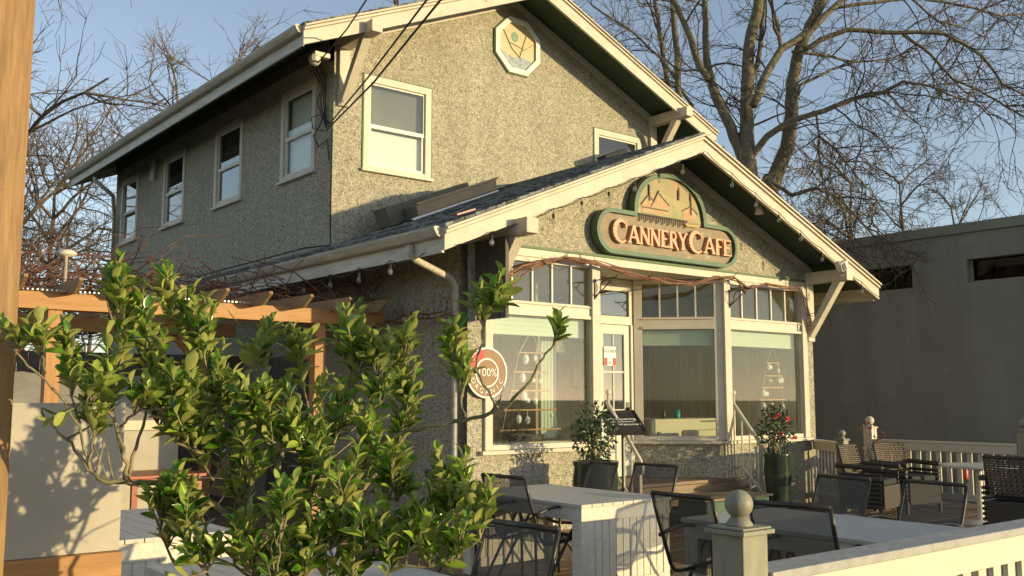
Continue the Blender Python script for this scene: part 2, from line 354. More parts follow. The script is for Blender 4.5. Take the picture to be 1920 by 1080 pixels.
# ================================================================== SETTING
g = MB(); g.quad((-600,-600,-.5),(600,-600,-.5),(600,600,-.5),(-600,600,-.5)); tag(g.build('ground', M['grass']), kind='structure')
g = MB(); g.box(-30, 60, -9, 1.2, -.6, -.44); tag(g.build('pavement', M['asphalt']), kind='structure')
g = MB()
y = 1.99; rnd = random.Random(3)
while y < 17.4:
    x = -3.0 - rnd.random()*2
    while x < 14.7:
        L = rnd.uniform(3.0, 4.9); xe = min(x+L, 14.75); dz = rnd.uniform(-.003, .002)
        g.box(max(x, -3)+.002, xe-.002, y+.004, y+.136, -.035, dz); x += L
    y += .142
dk = g.build('deck', M['plank'], bevel=.003); tag(dk, kind='structure')
g = MB(); g.box(-3, 14.7, 2.02, 17.4, -.49, -.05); tag(g.build('deck_base', M['dark']), kind='structure')

# ================================================================== CAFE BUILDING
XL, XR, YF, YU, YB = 6.56, 13.24, 9.0, 12.3, 22.4
XC = 9.90
cafe = thing('cafe_building', (XL, YF, 0), 'two storey pebbledash cafe with cream trimmed gables, bay shopfront and low front wing', 'building')
def wall_holes(mb, org, du, dz, xs, zs, holes, t, nrm):
    # rectangular wall in plane org + du*a + z ; holes: (a0,a1,z0,z1); t thickness inward (-nrm)
    org = Vector(org); du = Vector(du); nrm = Vector(nrm)
    A = sorted(set([xs[0], xs[1]]+[h[i] for h in holes for i in (0, 1)])); Z = sorted(set([zs[0], zs[1]]+[h[i] for h in holes for i in (2, 3)]))
    P = lambda a, z, k=0: tuple(org+du*a+Vector((0, 0, z))-nrm*k)
    for i in range(len(A)-1):
        for j in range(len(Z)-1):
            a0, a1, z0, z1 = A[i], A[i+1], Z[j], Z[j+1]; ca, cz = (a0+a1)/2, (z0+z1)/2
            if any(h[0] < ca < h[1] and h[2] < cz < h[3] for h in holes): continue
            mb.quad(P(a0, z0), P(a1, z0), P(a1, z1), P(a0, z1)); mb.quad(P(a0, z0, t), P(a0, z1, t), P(a1, z1, t), P(a1, z0, t))
    for h in holes:
        a0, a1, z0, z1 = h
        for (p, q) in (((a0, z0), (a1, z0)), ((a1, z0), (a1, z1)), ((a1, z1), (a0, z1)), ((a0, z1), (a0, z0))):
            mb.quad(P(*p), P(*q), P(q[0], q[1], t), P(p[0], p[1], t))
SL, SU = .4106, .425
zl = lambda x: 5.088-SL*abs(x-XC)         # lower roof top
zu = lambda x: 8.34-SU*abs(x-XC)          # upper roof top
RT = .11
# lower front wall
w = MB(); T = .15
OPEN = (6.79, 13.05, .0, 3.375)
wall_holes(w, (0, YF, 0), (1, 0, 0), 0, (XL, XR), (0, 3.375), [OPEN], T, (0, -1, 0))
gz = lambda x: zl(x)-RT-.005
w.prism([(XL, YF, 3.375), (XR, YF, 3.375), (XR, YF, gz(XR)), (XC, YF, gz(XC)), (XL, YF, gz(XL))], (0, T, 0))
# stucco aprons below the bays
w.box(6.79, 8.60, YF, YF+T, 0, .93); w.box(11.07, 13.05, YF, YF+T, 0, .93)
dg = .935
w.prism([(11.07, YF+.01, 0), (11.17, YF+.10, 0), (11.17-dg, YF+.10+dg, 0), (11.07-dg, YF+.01+dg, 0)], (0, 0, .93))
w.prism([(8.60, YF+.01, 0), (8.50, YF+.10, 0), (8.50+dg, YF+.10+dg, 0), (8.60+dg, YF+.01+dg, 0)], (0, 0, .93))
# sides
w.box(XL, XL+T, YF+T+.001, YU-.001, -.3, gz(XL)-.06); w.box(XR-T, XR, YF+T+.001, YU+.1, -.3, gz(XR)-.06)
wf = w.build('front_wing_wall', M['stucco'], cafe)
# upper walls
w = MB()
fw = [(7.05, 8.24, 4.92, 6.34), (11.71, 12.90, 4.92, 6.34)]
wall_holes(w, (0, YU, 0), (1, 0, 0), 0, (XL, XR), (2.2, 6.45), fw, T, (0, -1, 0))
gu = lambda x: zu(x)-RT-.005
w.prism([(XL, YU, 6.45), (XR, YU, 6.45), (XR, YU, gu(XR)), (XC, YU, gu(XC)), (XL, YU, gu(XL))], (0, T, 0))
sw = [(12.83, 13.98, 4.92, 6.33), (15.46, 16.66, 4.92, 6.33), (18.13, 19.30, 4.92, 6.33), (20.85, 21.97, 4.92, 6.33)]
wall_holes(w, (XL, 0, 0), (0, 1, 0), 0, (YU, YB), (-.3, gu(XL)), sw, T, (-1, 0, 0))
w.box(XR-T, XR, YU+T+.001, YB, -.3, gu(XR)-.02); w.box(XL+T, XR-T, YB-T, YB, -.3, gu(XR)-.02)
w.prism([(XL, YB-T, gu(XL)-.02), (XR, YB-T, gu(XR)-.02), (XC, YB-T, gu(XC)-.02)], (0, T, 0))
wu = w.build('upper_storey_wall', M['stucco'], cafe)
# roofs
def roof(name, zf, x0, x1, y0, y1, fd):
    r = MB()
    zt = zf
    # left and right slabs in thin overlapping courses
    for s, xe in ((-1, x0), (1, x1)):
        n = 22
        for i in range(n):
            a = XC+(xe-XC)*i/n; b = XC+(xe-XC)*(i+1)/n
            lift = .012
            r.prism([(a, y0-.02, zt(a)-.03), (b, y0-.02, zt(b)-.03), (b, y0-.02, zt(b)+lift), (a, y0-.02, zt(a)-.001)], (0, y1-y0+.02, 0))
    rf = r.build(name, M['shingle'], cafe)
    s_ = MB()
    for s, xe in ((-1, x0+.03), (1, x1-.03)):
        a, b = XC, xe
        s_.prism([(a, y0+.05, zt(a)-RT), (b, y0+.05, zt(b)-RT), (b, y0+.05, zt(b)-.032), (a, y0+.05, zt(a)-.032)], (0, y1-y0-.06, 0))
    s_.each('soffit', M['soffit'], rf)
    # barge boards (stepped: upper moulding proud of lower board)
    b_ = MB()
    for xe in (x0, x1):
        P = lambda x, d, y: (x, y, zt(x)-d)
        b_.prism([P(XC, .034, y0), P(xe, .034, y0), P(xe, fd, y0), P(XC, fd, y0)], (0, .045, 0))
        b_.prism([P(XC, .034, y0-.03), P(xe, .034, y0-.03), P(xe, .10, y0-.03), P(XC, .10, y0-.03)], (0, .0295, 0))
        b_.prism([P(XC, .030, y0-.06), P(xe, .030, y0-.06), P(xe, .056, y0-.06), P(XC, .056, y0-.06)], (0, .0295, 0))
        b_.prism([P(XC, .106, y0-.006), P(xe, .106, y0-.006), P(xe, .114, y0-.006), P(XC, .114, y0-.006)], (0, .0055, 0))
    bb = b_.build('bargeboard', M['creamw'], rf, bevel=.002)
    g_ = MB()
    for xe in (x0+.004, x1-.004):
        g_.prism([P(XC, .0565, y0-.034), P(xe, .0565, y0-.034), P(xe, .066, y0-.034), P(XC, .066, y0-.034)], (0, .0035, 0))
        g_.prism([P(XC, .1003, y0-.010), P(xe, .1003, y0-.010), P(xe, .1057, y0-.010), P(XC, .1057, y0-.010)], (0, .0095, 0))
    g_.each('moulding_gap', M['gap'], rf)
    # wall trim under the rake
    return rf
rl = roof('lower_roof', zl, 5.757, 14.043, 8.31, YU+4.3, .275)
ru = roof('upper_roof', zu, 5.68, 14.12, 11.52, 22.87, .30)
# moss on right edges
m_ = MB(); rr = random.Random(5)
for zf, xe, y0 in ((zl, 14.0, 8.29), (zu, 14.1, 11.5)):
    for i in range(150):
        x = XC+(xe-XC)*rr.random()**.8; c = Vector((x, y0+rr.uniform(-.01, .05), zf(x)+.012))
        m_.ball(c, rr.uniform(.008, .026), 5, (1, 1, .7))
m_.build('moss_clumps', M['moss'], cafe)
# rake trims on the walls
t_ = MB()
for zf, xa, xb, Y in ((zl, XL, XR, YF), (zu, XL, XR, YU)):
    for xe in (xa, xb):
        P = lambda x, d, y: (x, y, zf(x)-RT-d)
        t_.prism([P(XC, .01, Y-.03), P(xe, .01, Y-.03), P(xe, .13, Y-.03), P(XC, .13, Y-.03)], (0, .029, 0))
t_.each('rake_trim', M['cream'], cafe)
# eave fascia + gutter along the sides
def gutter(x, z, y0, y1, side):
    g_ = MB(); s = side
    prof = [(0, -.02), (s*.11, -.02), (s*.125, -.035), (s*.115, -.06), (s*.10, -.085), (s*.075, -.12), (s*.05, -.13), (0, -.13)]
    g_.prism([(x+a, y0, z+b) for a, b in prof], (0, y1-y0, 0))
    o = g_.build('gutter', M['gutter'], cafe)
    f_ = MB(); f_.box(min(x, x-s*.03), max(x, x-s*.03), y0+.03, y1-.01, z-.29, z-.02); f_.build('eave_fascia', M['gutter'], cafe)
gutter(5.757+.02, zl(5.757)+.0, 8.36, YU+4.2, -1); gutter(14.043-.02, zl(14.043), 8.36, YU-.2, 1)
gutter(5.68+.02, zu(5.68), 11.57, 22.86, -1); gutter(14.12-.02, zu(14.12), 11.57, 22.86, 1)
# far end barge boards
fb = MB()
P = lambda x, d, y: (x, y, zu(x)-d)
for xe in (5.68, 14.12): fb.prism([P(XC, .034, 22.87), P(xe, .034, 22.87), P(xe, .3, 22.87), P(XC, .3, 22.87)], (0, .04, 0))
fb.build('rear_bargeboard', M['gutter'], cafe)
# bead board along side wall under eave
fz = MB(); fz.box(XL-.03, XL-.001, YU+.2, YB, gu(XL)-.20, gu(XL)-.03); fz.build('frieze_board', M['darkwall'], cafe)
# knee brackets
def bracket(xc, Y, Yt, zt, zpl, big=.17):
    b = MB(); hw = big/2
    b.box(xc-hw, xc+hw, Yt, Y-.001, zt-.175, zt)
    o = b.build('bracket_beam', M['creamw'], cafe, bevel=.008)
    b = MB(); b.box(xc-hw+.003, xc+hw-.003, Y-.06, Y-.001, zpl, zt-.176); b.build('bracket_plate', M['cream'], o, bevel=.004)
    b = MB(); d = min(.70, Y-Yt-.12)
    b.prism([(xc-hw+.02, Y-.061, zt-.86), (xc-hw+.02, Y-.061, zt-1.02+.0), (xc-hw+.02, Y-d, zt-.176), (xc-hw+.02, Y-d+.14, zt-.176)], (big-.04, 0, 0))
    b.build('bracket_brace', M['creamw'], o, bevel=.004)
bracket(6.70, YU, 11.34, 6.79, 5.77); bracket(13.20, YU, 11.36, 6.79, 5.4)
bracket(6.78, YF, 8.10, 3.55, 3.38-.5); bracket(13.14, YF, 8.24, 3.52, 2.45)
# vertical ribbed wing panel below the left bracket
w = MB()
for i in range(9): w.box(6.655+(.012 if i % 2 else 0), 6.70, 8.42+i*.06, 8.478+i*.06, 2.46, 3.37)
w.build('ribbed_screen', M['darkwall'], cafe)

# windows -------------------------------------------------------------
def hung_window(org, du, nrm, a0, a1, z0, z1, panes, blind=None, blindlow=None, green=True, gl='glass'):
    org = Vector(org); du = Vector(du); nrm = Vector(nrm)
    def bx(mb, p0, p1, q0, q1, k0, k1):   # along wall p, z q, out k
        pts = [org+du*p0+Vector((0,0,q0))+nrm*k0, org+du*p1+Vector((0,0,q0))+nrm*k0, org+du*p1+Vector((0,0,q1))+nrm*k0, org+du*p0+Vector((0,0,q1))+nrm*k0]
        mb.prism(pts, nrm*(k1-k0))
    f = MB(); t = .105
    bx(f, a0, a0+t, z0, z1, -.06, .022); bx(f, a1-t, a1, z0, z1, -.06, .022); bx(f, a0+t, a1-t, z1-t, z1, -.06, .022); bx(f, a0+t, a1-t, z0, z0+.06, -.06, .022)
    fr = f.build('window', M['cream'], cafe, bevel=.003)
    s = MB(); bx(s, a0-.035, a1+.035, z0-.045, z0+.0, -.05, .065); s.build('sill', M['cream'], fr, bevel=.004)
    if green:
        s = MB(); e = .018
        bx(s, a0-e, a0-.001, z0, z1+e, -.02, .016); bx(s, a1+.001, a1+e, z0, z1+e, -.02, .016); bx(s, a0-.001, a1+.001, z1+.001, z1+e, -.02, .016)
        s.build('green_edge', M['greentrim'], fr)
    i0, i1, j0, j1 = a0+t, a1-t, z0+.06, z1-t; mid = (j0+j1)/2-.03; q = .045
    s = MB()
    bx(s, i0, i1, mid-.03, mid+.03, -.05, -.005); bx(s, i0, i0+q, j0, mid-.03, -.055, -.02); bx(s, i1-q, i1, j0, mid-.03, -.055, -.02); bx(s, i0+q, i1-q, j0, j0+q, -.055, -.02)
    bx(s, i0, i0+q*.6, mid+.03, j1, -.04, -.01); bx(s, i1-q*.6, i1, mid+.03, j1, -.04, -.01); bx(s, i0+q*.6, i1-q*.6, j1-q*.6, j1, -.04, -.01)
    s.build('sash', M['white'], fr, bevel=.002)
    s = MB(); bx(s, i0+q, i1-q, j0+q, mid-.03, -.042, -.036); s.build('pane', M[gl], fr)
    s = MB(); bx(s, i0+q*.6, i1-q*.6, mid+.03, j1-q*.6, -.028, -.022); s.build('pane', M[gl], fr)
    if blind:
        s = MB(); bx(s, i0, i1, j0 if blind == 'full' else mid-.1, j1, -.12, -.115)
        s.build('blind', M['whiteblind'] if blind == 'full' else M['curtain'], fr)
    if blindlow:
        s = MB(); bx(s, i0, i1, j0, mid-.05, -.10, -.095); s.build('blind', M['whiteblind'], fr)
    # dark room box behind
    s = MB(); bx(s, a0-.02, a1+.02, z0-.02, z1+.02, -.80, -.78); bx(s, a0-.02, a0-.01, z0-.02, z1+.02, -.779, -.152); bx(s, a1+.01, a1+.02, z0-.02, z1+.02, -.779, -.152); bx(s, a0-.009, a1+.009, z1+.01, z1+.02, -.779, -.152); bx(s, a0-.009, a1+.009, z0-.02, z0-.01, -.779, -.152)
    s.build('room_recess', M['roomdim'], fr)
    return fr
for k, h in enumerate(fw): hung_window((0, YU, 0), (1, 0, 0), (0, -1, 0), *h, panes=2, blind='half' if k == 0 else None, blindlow=(k == 0))
for k, h in enumerate(sw): hung_window((XL, 0, 0), (0, 1, 0), (-1, 0, 0), *h, panes=2, blind='full' if k == 0 else 'half' if k == 1 else None, green=False, gl='glass' if k == 0 else 'glassd')
# octagon window
oc = Vector((9.955, YU, 7.42)); RO = .515
def octp(r, y, n=8, a0=22.5): return [(oc.x+r*math.cos(R(a0+45*i)), y, oc.z+r*math.sin(R(a0+45*i))) for i in range(8)]
def ring(mb, r0, r1, y0, y1):
    A, B = octp(r0, y0), octp(r1, y0)
    for i in range(8):
        j = (i+1) % 8; mb.prism([A[i], A[j], B[j], B[i]], (0, y1-y0, 0))
f = MB(); ring(f, RO, RO-.10, YU-.05, YU-.002); ofr = f.build('octagon_window', M['white'], cafe, bevel=.003)
f = MB(); ring(f, RO+.018, RO+.001, YU-.03, YU-.002); f.build('green_edge', M['greentrim'], ofr)
f = MB(); f.prism(octp(RO-.101, YU-.012), (0, .008, 0)); f.build('stained_glass', M['art1'], ofr)
f = MB(); f.prism([(oc.x-.36, YU-.017, oc.z-.12), (oc.x-.1, YU-.017, oc.z-.2), (oc.x+.1, YU-.017, oc.z-.17), (oc.x+.33, YU-.017, oc.z-.2), (oc.x+.17, YU-.017, oc.z-.38), (oc.x-.17, YU-.017, oc.z-.38)], (0, .004, 0)); f.build('water_glass', M['artb'], ofr)
f = MB(); f.prism([(oc.x-.05+.075*math.cos(a*.5236), YU-.018, oc.z+.16+.085*math.sin(a*.5236)) for a in range(12)], (0, .005, 0)); f.build('green_glass', M['artg'], ofr)
f = MB()
for a, b in (((-.3, .25), (-.12, -.05)), ((-.05, .08), (-.05, -.15)), ((-.2, .05), (.14, -.02)), ((.2, .25), (.05, -.18)), ((.34, .1), (.05, -.1)), ((-.12, -.05), (.08, -.2))):
    f.beam((oc.x+a[0], YU-.02, oc.z+a[1]), (oc.x+b[0], YU-.02, oc.z+b[1]), .012, .008)
f.build('leading', M['artl'], ofr)

# shopfront ------------------------------------------------------------
ZS, ZH = .98, 3.275
hd = MB(); hd.box(6.79, 13.05, YF-.02, YF+.10, 3.275, 3.372); hd.build('header_board', M['cream'], cafe, bevel=.003)
hd = MB(); hd.box(6.74, 13.08, YF-.035, YF-.001, 3.375, 3.405); hd.build('header_green_trim', M['greentrim'], cafe)
def bay(org, du, nrm, L, lites, name='shop_window', sill=True, ext=.0):
    org = Vector(org); du = Vector(du).normalized(); nrm = Vector(nrm).normalized()
    def bx(mb, p0, p1, q0, q1, k0, k1):
        pts = [org+du*p0+Vector((0,0,q0))+nrm*k0, org+du*p1+Vector((0,0,q0))+nrm*k0, org+du*p1+Vector((0,0,q1))+nrm*k0, org+du*p0+Vector((0,0,q1))+nrm*k0]
        mb.prism(pts, nrm*(k1-k0))
    f = MB()
    bx(f, 0, .12, ZS, 3.273, -.10, 0); bx(f, L-.12, L, ZS, 3.273, -.10, 0)
    bx(f, .12, L-.12, 3.215, 3.273, -.10, 0); bx(f, .12, L-.12, 2.56, 2.735, -.10, .0); bx(f, .12, L-.12, ZS, 1.04, -.10, 0)
    bx(f, .12, L-.12, 2.70, 2.715, .001, .02); bx(f, .12, L-.12, 2.56, 2.60, .001, .018)
    fr = f.build(name, M['cream'], cafe, bevel=.003)
    s = MB(); bx(s, -.06, L+.03, .932, .978, -.10, .07); s.build('sill', M['creamw'], fr, bevel=.004)
    s = MB()
    for i in range(1, lites): a = .12+(L-.24)*i/lites; bx(s, a-.011, a+.011, 2.735, 3.215, -.055, -.02)
    s.each('glazing_bar', M['white'], fr)
    for i in range(lites):
        a = .12+(L-.24)*i/lites; b = .12+(L-.24)*(i+1)/lites; s = MB(); bx(s, a+.011, b-.011, 2.735, 3.215, -.045, -.039); s.build('transom_pane', M['glass'], fr)
    s = MB(); bx(s, .12, L-.12, 1.04, 2.56, -.05, -.044); s.build('pane', M['glass'], fr)
    s = MB()
    bx(s, .13, L-.13, 2.33, 2.55, -.135, -.13)
    for k in range(4): bx(s, .13, L-.13, 2.335+k*.055, 2.35+k*.055, -.129, -.122)
    s.build('blind', M['blind'], fr)
    return fr
b1 = bay((6.79, YF-.005, 0), (1, 0, 0), (0, -1, 0), 1.82, 5)
b2 = bay((11.07, YF-.005, 0), (1, 0, 0), (0, -1, 0), 1.975, 5)
q2 = math.sqrt(.5)
b3 = bay((11.07-.895, YF-.005+.895, 0), (1, -1, 0), (-1, -1, 0), 1.26, 4)
b4 = bay((8.61, YF-.005, 0), (1, 1, 0), (1, -1, 0), 1.26, 4)
# vertical blind cord / side casing strips inside right bay
cl = MB(); cl.box(8.478, 8.618, YF-.045, YF-.006, .47, 3.272); cl.box(11.062, 11.20, YF-.045, YF-.006, .98, 3.272); cl.box(12.93, 13.05, YF-.04, YF-.006, .98, 3.272); cl.box(6.79, 6.90, YF-.04, YF-.006, .98, 3.272)
cl.each('pilaster', M['creamw'], cafe, bevel=.006)
# entrance door at the back of the recess
YD = 9.935
d = MB(); d.box(9.42, 10.23, YD-.02, YD+.06, 2.62, 2.74); d.box(9.42, 10.23, YD-.02, YD+.06, 3.10, 3.27); d.box(9.42, 9.50, YD-.02, YD+.06, .47, 2.62); d.box(10.13, 10.20, YD-.03, YD+.06, .47, 2.62)
d.box(9.42, 9.50, YD-.02, YD+.06, 2.74, 3.10); d.box(10.11, 10.23, YD-.02, YD+.06, 2.74, 3.10)
df = d.build('door_frame', M['cream'], cafe, bevel=.003)
d = MB(); d.box(9.51, 10.10, YD+.0, YD+.006, 2.75, 3.09); d.build('pane', M['glassd'], df)
d = MB(); x0, x1 = 9.505, 10.125
d.box(x0, x0+.10, YD, YD+.045, .48, 2.615); d.box(x1-.11, x1, YD, YD+.045, .48, 2.615); d.box(x0+.10, x1-.11, YD, YD+.045, 2.48, 2.615); d.box(x0+.10, x1-.11, YD, YD+.045, .48, 1.42)
d.box(x0+.10, x1-.11, YD+.01, YD+.035, 1.93, 1.96); d.box(9.80, 9.822, YD+.01, YD+.035, 1.42, 1.93); d.box(9.80, 9.822, YD+.01, YD+.035, 1.96, 2.48)
M['doorg'] = mat('sage_door', (.50, .53, .43), .5, (.46, .49, .39), 4)
dr = d.build('entrance_door', M['doorg'], cafe, bevel=.003)
d = MB(); d.box(x0+.10, x1-.11, YD+.02, YD+.026, 1.42, 2.48); d.build('pane', M['glassd'], dr)
d = MB(); d.ball((x1-.055, YD-.035, 1.42), .028, 10); d.box(x1-.085, x1-.025, YD-.008, YD-.001, 1.33, 1.52); d.build('handle', M['iron'], dr, smooth=False)
# recess ceiling, landing and steps
d = MB(); d.box(8.62, 11.06, YF+.11, YD+.06, 3.28, 3.30); d.build('porch_ceiling', M['cream'], cafe)
d = MB()
for i in range(9): d.box(8.62, 11.3 if i < 1 else 11.05, YF-.06+i*.112, YF+.046+i*.112, .425, .465)
d.build('landing', M['plank'], cafe)
d = MB()
for k, (y0, z) in enumerate(((8.68, .31), (8.43, .155))):
    d.box(8.80, 11.5-k*.0, y0, y0+.27, z-.035, z); d.box(8.82, 11.48, y0+.24, y0+.262, z-.155, z-.036)
d.box(8.82, 11.48, 8.925, 8.938, .31, .42)
d.build('steps', M['plank'], cafe, bevel=.003)
# interior
d = MB(); d.box(XL+T+.01, XR-T-.01, YD+.07, YU+2.2, .38, .46); d.box(XL+T+.01, 8.5, YF+T+.01, YD+.07, .38, .46); d.box(11.2, XR-T-.01, YF+T+.01, YD+.07, .38, .46)
d.build('interior_floor', M['intdark'], cafe)
d = MB(); d.box(XL+T+.01, XR-T-.01, YF+T+.01, YU+2.2, 3.31, 3.36); d.build('interior_ceiling', M['intwall'], cafe)
d = MB(); d.box(XL+T+.02, XR-T-.02, YU+.9, YU+1.0, .46, 3.3)
for i in range(34): d.box(6.8+i*.19, 6.83+i*.19, YU+.875, YU+.899, .47, 3.28)
d.build('interior_wall', M['intwall'], cafe)
d = MB(); d.box(XR-T-.06, XR-T-.02, YF+.2, YU+.85, .46, 3.3)
for i in range(16): d.box(XR-T-.075, XR-T-.061, YF+.3+i*.2, YF+.33+i*.2, .47, 3.28)
d.build('interior_wall', M['intwall'], cafe)
d = MB(); d.box(8.46, 8.50, 10.05, 11.6, .46, 3.3); d.box(7.1, 7.9, 10.6, 10.68, 2.2, 2.9); d.each('interior_partition', M['intdark'], cafe)
d = MB()
for x, z in ((10.2, 1.9), (11.15, 1.9), (11.9, 1.75), (9.3, 2.0)):
    for a, b, c, e in ((x, x+.62, z+.66, z+.7), (x, x+.62, z, z+.04), (x, x+.04, z+.04, z+.66), (x+.58, x+.62, z+.04, z+.66)): d.box(a, b, YU+.84, YU+.872, c, e)
d.build('picture_frames', M['darkwall'], cafe)
# downspouts
d = MB(); d.tube([(5.74, 8.95, 3.24), (5.75, 8.95, 3.14), (5.82, 8.97, 3.09), (6.42, 9.13, 2.94), (6.50, 9.15, 2.86), (6.50, 9.15, .3), (6.44, 9.1, .12)], .042, 8)
d.build('downspout', M['gutter'], cafe, smooth=True)
d = MB(); p = atX(178, 338, 5.72); d.tube([p+Vector((0, 0, .06)), p, (6.1, p.y, p.z-.28), (6.48, 22.2, p.z-.5), (6.5, 22.25, 1)], .045, 6); d.build('downspout', M['gutter'], cafe, smooth=True)
# flood lamp and eave details
d = MB(); c = atY(1420, 385, 8.55); d.tube([c+Vector((0, 0, .12)), c+Vector((0, 0, .02))], .03, 8); d.lathe([(.02, .05), (.045, .03), (.065, -.07), (.06, -.075)], c+Vector((.0, -.03, -.06)), 12); d.build('flood_lamp', M['whitemetal'], cafe, smooth=True)
c = atY(1582, 500, 8.2); d = MB(); d.box(c.x-.09, c.x+.12, c.y-.02, c.y+.08, c.z-.06, c.z+.07, Matrix.Translation(c)@Matrix.Rotation(R(-24), 4, 'Y')@Matrix.Translation(-c)); sl = d.build('solar_lamp', M['whitemetal'], cafe, bevel=.01)
d = MB(); d.box(c.x-.07, c.x+.02, c.y-.03, c.y-.021, c.z-.045, c.z+.055, Matrix.Translation(c)@Matrix.Rotation(R(-24), 4, 'Y')@Matrix.Translation(-c)); d.build('solar_cell', M['black'], sl)
d = MB(); d.box(6.51, 6.559, 19.75, 20.05, 6.0, 6.35); d.box(6.47, 6.509, 19.72, 19.78, 5.95, 6.4); d.build('wall_vent', M['cream'], cafe, bevel=.01)
d = MB(); d.ball(atY(590, 112, 12.1), .09, 10); p = atY(590, 108, 12.1); d.box(p.x-.02, p.x+.22, p.y-.05, p.y+.06, p.z+.02, p.z+.09); d.build('cable_insulator', M['whitemetal'], cafe, bevel=.01)
# small roof vent in front of the second window
d = MB(); c = atY(1150, 289, 11.9); d.box(c.x-.3, c.x+.25, c.y-.1, c.y+.12, c.z-.12, c.z+.03, Matrix.Translation(c)@Matrix.Rotation(R(-22), 4, 'Y')@Matrix.Translation(-c)); d.build('roof_vent', M['dark'], cafe, bevel=.01)
# side door in the shaded wall and shadow gap
d = MB(); d.box(XL-.02, XL-.002, 12.75, 14.1, .15, 2.2); d.build('side_hatch', M['darkwall'], cafe)
d = MB()
for a_ in ((12.68, 12.749), (14.101, 14.17)): d.box(XL-.03, XL-.002, a_[0], a_[1], .1, 2.28)
d.each('hatch_frame', M['fencew'], cafe)
d = MB(); d.box(XL-.045, XL-.002, 9.4, 13.2, .0, .12); d.build('wall_kickboard', M['plank'], cafe)
# loose tile on edge
d = MB(); c = atY(862, 398, 8.5); d.box(c.x-.10, c.x+.16, c.y-.08, c.y+.02, c.z-.022, c.z-.004, Matrix.Translation(c)@Matrix.Rotation(R(-20), 4, 'Y')@Matrix.Translation(-c)); d.build('loose_tile', M['redwood'], cafe)

# roof-top duct
duct = thing('skylight_box', (7.3, 11.2, 4.0), 'brown metal clad box lying along the lower roof slope against the upper wall', 'roof box')
def slope_box(mb, xa, xb, y0, y1, h0, h1, cut=.12):
    mb.prism([(xa, y0, zl(xa)+h0), (xb, y0, zl(xb)+h0), (xb-cut*.2, y0, zl(xb)+h1), (xa-cut*.4, y0, zl(xa)+h1)], (0, y1-y0, 0))
d = MB(); slope_box(d, 7.33, 8.69, 11.2, 11.235, .05, .215); d.build('front_flashing', M['ductt'], duct, bevel=.004)
d = MB(); slope_box(d, 7.31, 8.71, 11.185, 11.25, .20, .222); d.build('front_lip', M['ductt'], duct, bevel=.003)
d = MB(); slope_box(d, 7.36, 8.66, 11.24, 11.60, .015, .19); d.build('hood', M['ducto'], duct, bevel=.01)
d = MB(); slope_box(d, 7.14, 8.52, 11.605, 11.95, .015, .27, .3); d.build('hood', M['ducto'], duct, bevel=.01)
d = MB(); slope_box(d, 7.22, 8.70, 11.16, 11.199, .013, .028); d.build('sill_flashing', M['steel'], duct)

# ================================================================== SIGN
sign = thing('cafe_sign', (9.87, 8.93, 3.43), 'carved green rimmed arched signboard reading CANNERY CAFE on the front gable', 'sign')
def pill_arch(g, y):
    cx_, cz = 9.87, 3.715; hh = .295-g; hw = 1.40-g; pts = []
    for i in range(13): a = R(-90+180*i/12); pts.append((cx_+hw-hh+hh*math.cos(a), y, cz+hh*math.sin(a)))
    ar = .72-g; ztop = 4.61-g; zb = cz+hh
    pts.append((cx_+ar, y, zb))
    for i in range(1, 24):
        t = math.pi*i/24; pts.append((cx_+ar*math.cos(t), y, zb+.03*math.sin(t)+(ztop-zb-.03)*abs(math.sin(t))**.82))
    pts.append((cx_-ar, y, zb))
    for i in range(13): a = R(90+180*i/12); pts.append((cx_-hw+hh+hh*math.cos(a), y, cz+hh*math.sin(a)))
    return pts
A = pill_arch(0, 8.85); B = pill_arch(.055, 8.85)
d = MB(); k = len(A)
for i in range(k):
    j = (i+1) % k; d.prism([A[i], A[j], B[j], B[i]], (0, .12, 0))
d.build('green_rim', M['signgreen'], sign)
d = MB(); Bc = pill_arch(.056, 8.90); d.prism(Bc, (0, .07, 0)); d.build('backboard', M['signwood'], sign)
# painted scene (raised carving)
d = MB(); ap = [(9.87+(.645)*math.cos(math.pi*i/24), 8.894, 3.99+.56*abs(math.sin(math.pi*i/24))**.82) for i in range(25)]; d.prism(ap, (0, .005, 0)); d.build('painted_sky', M['arts'], sign)
d = MB(); yy = 8.885
d.prism([(9.33, yy, 4.03), (9.33, yy, 4.14), (9.45, yy, 4.27), (9.56, yy, 4.20), (9.64, yy, 4.33), (9.84, yy, 4.19), (9.84, yy, 4.04)], (0, .008, 0))
d.prism([(10.14, yy, 4.03), (10.14, yy, 4.15), (10.3, yy, 4.22), (10.42, yy, 4.12), (10.42, yy, 4.03)], (0, .008, 0)); d.each('carved_shed', M['artr'], sign)
d = MB(); yy = 8.889
d.prism([(9.24, yy, 4.0), (9.27, yy, 4.12), (9.5, yy, 4.2), (9.85, yy, 4.36), (10.08, yy, 4.24), (10.3, yy, 4.3), (10.47, yy, 4.17), (10.51, yy, 4.0)], (0, .004, 0)); d.build('painted_hills', mat('painted_hills', (.26, .27, .10), .6, (.42, .33, .14), 7, 6), sign)
d = MB(); yy = 8.882
for a, b in (((9.31, 4.13), (9.45, 4.27)), ((9.45, 4.27), (9.57, 4.19)), ((9.55, 4.19), (9.64, 4.33)), ((9.64, 4.33), (9.86, 4.18)), ((9.33, 4.10), (9.84, 4.10)), ((10.12, 4.14), (10.3, 4.22)), ((10.3, 4.22), (10.44, 4.12)), ((9.6, 4.04), (9.6, 4.15)), ((9.7, 4.04), (9.7, 4.15)), ((10.25, 4.04), (10.25, 4.12))): d.beam((a[0], yy, a[1]), (b[0], yy, b[1]), .006, .014)
d.each('carved_outline', M['darkwall'], sign)
d = MB()
